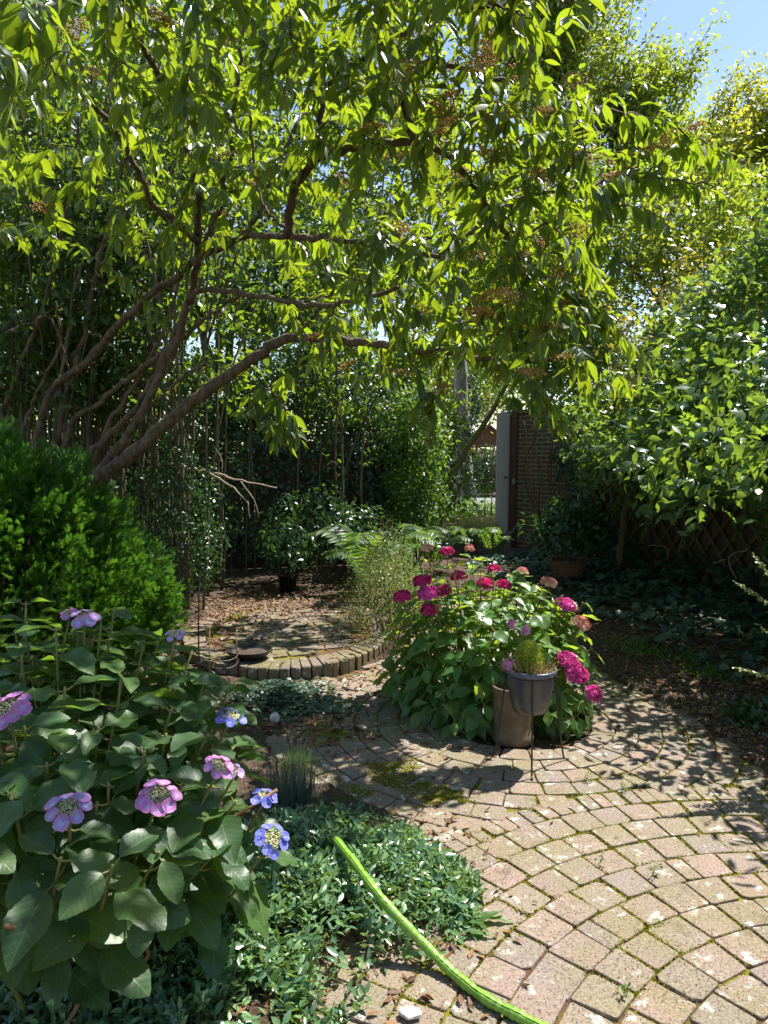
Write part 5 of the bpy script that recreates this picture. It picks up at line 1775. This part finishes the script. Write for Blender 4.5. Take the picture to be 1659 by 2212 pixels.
    e.build('stems', M['twig'], tt)
ivy()

# ---------------------------------------------------------------- climbers on the right
def climbers():
    t = thing('climbing_vine', 'thick sunlit mass of climbers tumbling over the lattice fence on the right', 'climber', (3.4, 7.2, 0))
    f, yv, w = Acc(), Acc(), Acc()
    WL = np.array(WALL)
    sl = np.concatenate(([0], np.cumsum(np.hypot(*np.diff(WL, axis=0).T))))
    def wall(s):
        p = np.stack([np.interp(s, sl, WL[:, 0]), np.interp(s, sl, WL[:, 1])], -1)
        q = np.stack([np.interp(s + .05, sl, WL[:, 0]), np.interp(s + .05, sl, WL[:, 1])], -1)
        d = nrm(q - p)
        return p, np.stack([d[..., 1], -d[..., 0]], -1)
    n = 5600
    s = U(1.75, sl[-1] - .6, n)
    s = np.where(U(0, 1, n) < .2, U(1.6, 4, n), s)
    p, nn = wall(s)
    top = 2.42 + .10 * np.clip(s - 3, 0, 4) + .16 * np.sin(s * 1.7) + .25 * np.sin(s * 4.1 + 1) + .28 * np.clip(s - 2, 0, 2)
    top = np.where(s < 2.2, 2.15 + .2 * np.sin(s * 3), top)
    top = top + .25 * np.exp(-((s - 5.2) / 1.3) ** 2)
    bot = 1.42 + .25 * np.clip(3.2 - s, 0, 1.4) - .10 * np.clip(s - 2, 0, 4) + .16 * np.sin(s * 2.9) + .14 * np.sin(s * 7.3) + .06
    a = U(0, 1.75, n)                                         # 0..1 up the face, beyond on the crown
    z = bot + (top - bot) * np.clip(a, 0, 1)
    aa = np.clip(a, 0, 1)
    far = np.clip((s - 1.5) / 2.4, .12, 1)
    prof = far * np.where(aa < .10, .7 + aa * 6, 1.3 - 1.75 * (aa - .10) + .48 * np.clip(s - 4, 0, 2.2) * (1 - aa)) + .16 * np.sin(s * 3.3 + z * 4) + .10 * np.sin(s * 8 + z * 2)
    back = a > .9
    off = np.where(back, np.where(s < 3, U(-1.0, .0, n), U(-3.0, .05, n)), prof * np.where(U(0, 1, n) < .45, U(.2, .95, n), 1) + rng.normal(0, .07, n))
    z = np.where(back, top - .05 - off * .42 + .16 * np.sin(off * 5 + s * 3) + rng.normal(0, .07, n), z)
    c = np.c_[p + nn * off[:, None], z]
    nz = np.where(a > .85, 1.3, .55)
    norm = nrm(np.c_[nn * .8, nz])
    clumps(0, 15, c, norm, .10, (.06, .11), f, OVAL + [IVY], up=.45, hang=.5)
    # drooping lower fringes
    m = 44
    s2 = U(2.6, sl[-1] - 1, m)
    p2, n2 = wall(s2)
    for i in range(m):
        b0 = np.array((*(p2[i] + n2[i] * U(.35, .7)), 1.35 - .1 * np.clip(s2[i] - 2, 0, 4)))
        e = b0 + np.array((*(n2[i] * U(-.05, .25)), -U(.15, .55)))
        q = smooth_line([b0 + (0, 0, .15), b0, e], 8)
        tube(f, q, .003, 4, cap=False)
        twig_leaves(f, q, .6, (.05, .08), OVAL, droop=.5, step=.035)
    # yellow young growth
    spots = [(1420, 850, 6.7), (1380, 830, 6.8), (1460, 840, 6.5), (1320, 720, 7.6), (1350, 745, 7.4), (1490, 620, 7.4), (1440, 640, 7.6), (1560, 690, 6.8), (1620, 640, 6.8), (1390, 690, 7.4), (1340, 1000, 7.2), (1280, 950, 8.2), (1600, 850, 6), (1500, 570, 7.6), (1530, 760, 6.6)]
    cs = np.concatenate([P(*q) + rng.normal(0, .14, (13, 3)) for q in spots])
    clumps(0, 9, cs, np.tile((-.2, -.5, .8), (len(cs), 1)), .06, (.04, .075), yv, OVAL, up=.6)
    # long loose shoots and tendrils
    for pts in ([(1215, 930, 8.6), (1290, 1000, 8.4), (1350, 1080, 8.2), (1430, 1140, 8.0)], [(1320, 800, 6.9), (1400, 770, 6.6), (1440, 795, 6.4)], [(1360, 845, 6.7), (1480, 830, 6.3), (1570, 850, 6.0), (1659, 850, 5.6)],
                [(1400, 960, 6.6), (1450, 990, 6.5), (1520, 970, 6.3), (1580, 940, 6.2)], [(1590, 1080, 6.1), (1560, 1030, 6.1), (1620, 1050, 5.9), (1680, 1040, 5.6)], [(1180, 880, 9), (1230, 960, 8.8), (1240, 1000, 8.7)],
                [(1460, 950, 6.6), (1500, 990, 6.5), (1560, 990, 6.4)], [(1500, 770, 6.5), (1600, 800, 6.1), (1659, 780, 5.8)]):
        q = wobble(smooth_line([P(*k) for k in pts], 24), .008)
        w = Acc()
        tube(w, q, np.linspace(.006, .002, 24), 5)
        w.build('shoot', M['olive'], t)
        twig_leaves(f, q, .5, (.035, .06), OVAL, droop=.3, step=.07)
    f.build('foliage', M['climber'], t)
    yv.build('young_foliage', M['climber_y'], t)
    # stems rising from the bed
    k = Acc()
    b = G(1335, 1255); b[2] = 0
    tube(k, wobble(smooth_line([b, P(1345, 1150, b[1]), P(1362, 1040, b[1] + .05), P(1370, 900, b[1] + .1)], 20), .01), np.linspace(.045, .032, 20), 9)
    k.build('trunk', M['olive'], t)
    for i in range(44):
        s0 = U(1.6, 6.4)
        q, n0 = wall(np.array(s0))
        b = np.array((*(q + n0 * U(.12, .55)), .03))
        e = np.array((*(q + n0 * U(.1, .5)), U(.8, 1.5))) + np.array((U(-.3, .3), U(-.4, .4), 0))
        g = Acc()
        tube(k, wobble(smooth_line([b, b * .6 + e * .4 + rng.normal(0, .09, 3), b * .25 + e * .75 + rng.normal(0, .07, 3), e], 16), .01), U(.004, .013), 6)
    for i in range(60):
        h = Acc()
        s0 = U(2, 6.2)
        q, n0 = wall(np.array(s0))
        b = np.array((*(q + n0 * U(.2, .7)), U(.1, .9)))
        e = b + np.array((U(-.35, .35), U(-.35, .35), U(-.4, .4)))
        tube(h, wobble(smooth_line([b, b * .5 + e * .5 + rng.normal(0, .08, 3), e], 10), .006), U(.0025, .005), 4)
        h.build('dry_stem', M['palewood' if i % 4 == 0 else 'twig'], t)
climbers()

# ---------------------------------------------------------------- ferns, grasses, little plants
FERN = [leaf_tpl(.20, 3, .1, .1), leaf_tpl(.22, 3, .15, .25)]
def fern(label, c, n, L, group='ferns along the fence and gate', cat='fern'):
    c = np.array(c, float)
    t = thing('fern', label, cat, c, group)
    f, w = Acc(), Acc()
    for i in range(n):
        th = i * 2 * math.pi / n + U(-.3, .3)
        d = np.array((math.cos(th), math.sin(th), 0))
        l = L * U(.7, 1.15)
        q = smooth_line([c, c + d * l * .3 + (0, 0, l * .62), c + d * l * .58 + (0, 0, l * .92), c + d * l * .9 + (0, 0, l * .86)], 26)
        tube(w, q, np.linspace(.004, .001, 26), 4, cap=False)
        T = nrm(np.gradient(q, axis=0))
        b = nrm(np.cross(T, (0, 0, 1)))
        for s in (-1, 1):
            k = np.arange(4, 26)
            tt = (k - 4) / 22
            sz = l * .26 * np.sin(np.pi * (tt * .92 + .08)) ** .7 + .008
            D = nrm(b[k] * s + T[k] * .35 - np.array((0, 0, .15)) + rng.normal(0, .06, (22, 3)))
            scatter(f, FERN, q[k], D, np.cross(b[k], T[k]) + rng.normal(0, .12, (22, 3)), sz)
    w.build('stalks', M['olive'], t)
    f.build('fronds', M['fern'], t)
fern('tall fern catching the sun behind the red hydrangea on its left', (-.12, 7.4, .0), 18, .72)
fern('broad green fern left of the gate opening', (.62, 9.0, .0), 13, .48)
fern('low dark fern below the open gate', (1.5, 10.0, .0), 11, .5)
fern('small fern under the bright shrub at the fence end', (.15, 8.5, .0), 11, .6)
fern('fern spreading beside the mossy path to the gate', (1.15, 10.6, .0), 11, .42)

def straps():
    c = np.array((.15, 6.5, 0))
    t = thing('strap_leaved_plant', 'clump of pale strap shaped leaves behind the red hydrangea', 'plant', c)
    f = Acc()
    tp = leaf_tpl(.075, 8, .3, .45, .55)
    n = 30
    th = U(0, 6.28, n)
    D = nrm(np.c_[np.cos(th) * U(.15, .8, n), np.sin(th) * U(.15, .8, n), np.ones(n)])
    scatter(f, tp, c + rng.normal(0, .05, (n, 3)) * (1, 1, 0), D, np.c_[-np.cos(th), -np.sin(th), np.full(n, .3)] * -1, U(.45, .75, n))
    f.build('leaves', M['iris'], t)
    w = Acc(); g = Acc()
    for u, v in ((925, 1165), (905, 1185)):
        q = smooth_line([c, P(u, v + 120, 6.4), P(u, v, 6.3)], 12)
        tube(w, q, .004, 5)
        th = np.arange(9) * .7
        scatter(g, leaf_tpl(.2, 4, .1, .1), np.repeat(q[-1:], 9, 0), np.c_[np.cos(th), np.sin(th), np.full(9, .35)], np.tile((0, 0, 1.0), (9, 1)), np.full(9, .14))
    w.build('stems', M['hydstem'], t); g.build('whorls', M['bright'], t)
straps()

def tuft(name, label, c, n, L, m, spread=.05, w=.02, droop=.6, cat='grass tuft', lean=.8):
    c = np.array(c, float)
    t = thing(name, label, cat, c)
    f = Acc()
    th = U(0, 6.28, n)
    k = U(.1, lean, n)
    D = nrm(np.c_[np.cos(th) * k, np.sin(th) * k, np.ones(n)])
    scatter(f, leaf_tpl(w, 6, .2, droop, .5), c + rng.normal(0, spread, (n, 3)) * (1, 1, 0), D, np.c_[np.cos(th) * -1, np.sin(th) * -1, np.full(n, .4)] * -1, U(L * .6, L, n))
    f.build('blades', M[m], t)
tuft('blue_fescue', 'blue grey tuft of fine fescue grass beside the lacecap hydrangea', G(628, 1738), 900, .23, 'fescue', .06, .010, .8, lean=1.9)
tuft('grass_tuft', 'pale dry grass clump just inside the sunlit gate opening', (1.35, 12.0, 0), 700, .42, 'grass', .22, .02, .8)
tuft('grass_tuft', 'pale yellow grass by the foot of the open gate', (1.75, 12.6, 0), 600, .36, 'grass', .22, .02, .8)
tuft('green_weed', 'bright green grassy weed on the shaded pavers beside the fescue', G(640, 1650), 260, .07, 'greengrass', .045, .04, .5, 'weed')
for (u, v), lab in (((1272, 1688), 'tiny weed sprouting from a mossy joint right of the plant stand'), ((1415, 1895), 'tiny weed growing in the sunny paver joint at centre right'), ((1300, 1870), 'small moss sprig in the joint left of the sunny weed'),
                    ((1345, 2155), 'dry grass wisp in the paver joint near the bottom edge'), ((1350, 1712), 'fresh green seedling at the edge of the narrow paver row')):
    c = G(u, v)
    t = thing('joint_weed', lab, 'weed', c, 'weeds in the paving joints')
    f = Acc(); n = 26
    q = c + np.c_[rng.normal(0, .008, (n, 2)), U(0, .045, n)]
    scatter(f, OVAL, q, rand_dir(n, 0, .8), rand_dir(n, .2, 1), U(.008, .017, n))
    f.build('leaves', M['greengrass'], t)
for (u, v), lab, m in (((1480, 1440), 'feathery low green weed on the bare soil of the right bed', 'fern'), ((1530, 1475), 'second low weed on the right bed nearer the ivy', 'fern'), ((1375, 1420), 'mossy low weed at the back of the right bed', 'greengrass'),
                       ((1640, 1570), 'leafy seedling clump at the right edge beside the shaded pavers', 'boxy')):
    c = G(u, v); c[2] = soil_z(c[0], c[1])
    t = thing('low_weed', lab, 'weed', c, 'low weeds on the right bed')
    f = Acc(); n = 420
    q = c + np.c_[rng.normal(0, .10, n), rng.normal(0, .12, n), np.abs(rng.normal(0, .03, n))]
    scatter(f, OVAL, q, rand_dir(n, -.1, .9), rand_dir(n, .2, 1), U(.015, .035, n) if m != 'boxy' else U(.03, .06, n))
    f.build('leaves', M[m], t)
def dandelion():
    c = G(1000, 2000); c[2] = .0
    t = thing('creeping_weed', 'jagged leafed weed at the edge of the periwinkle by the sunny pavers', 'weed', c)
    f = Acc(); n = 16
    th = U(-2.2, .9, n)
    scatter(f, leaf_tpl(.28, 8, .2, .3, .6, serr=.3), c + np.c_[rng.normal(0, .03, (n, 2)), np.full(n, .01)], np.c_[np.cos(th), np.sin(th), U(.1, .5, n)], np.tile((0, 0, 1.0), (n, 1)), U(.07, .12, n))
    f.build('leaves', M['greengrass'], t)
dandelion()
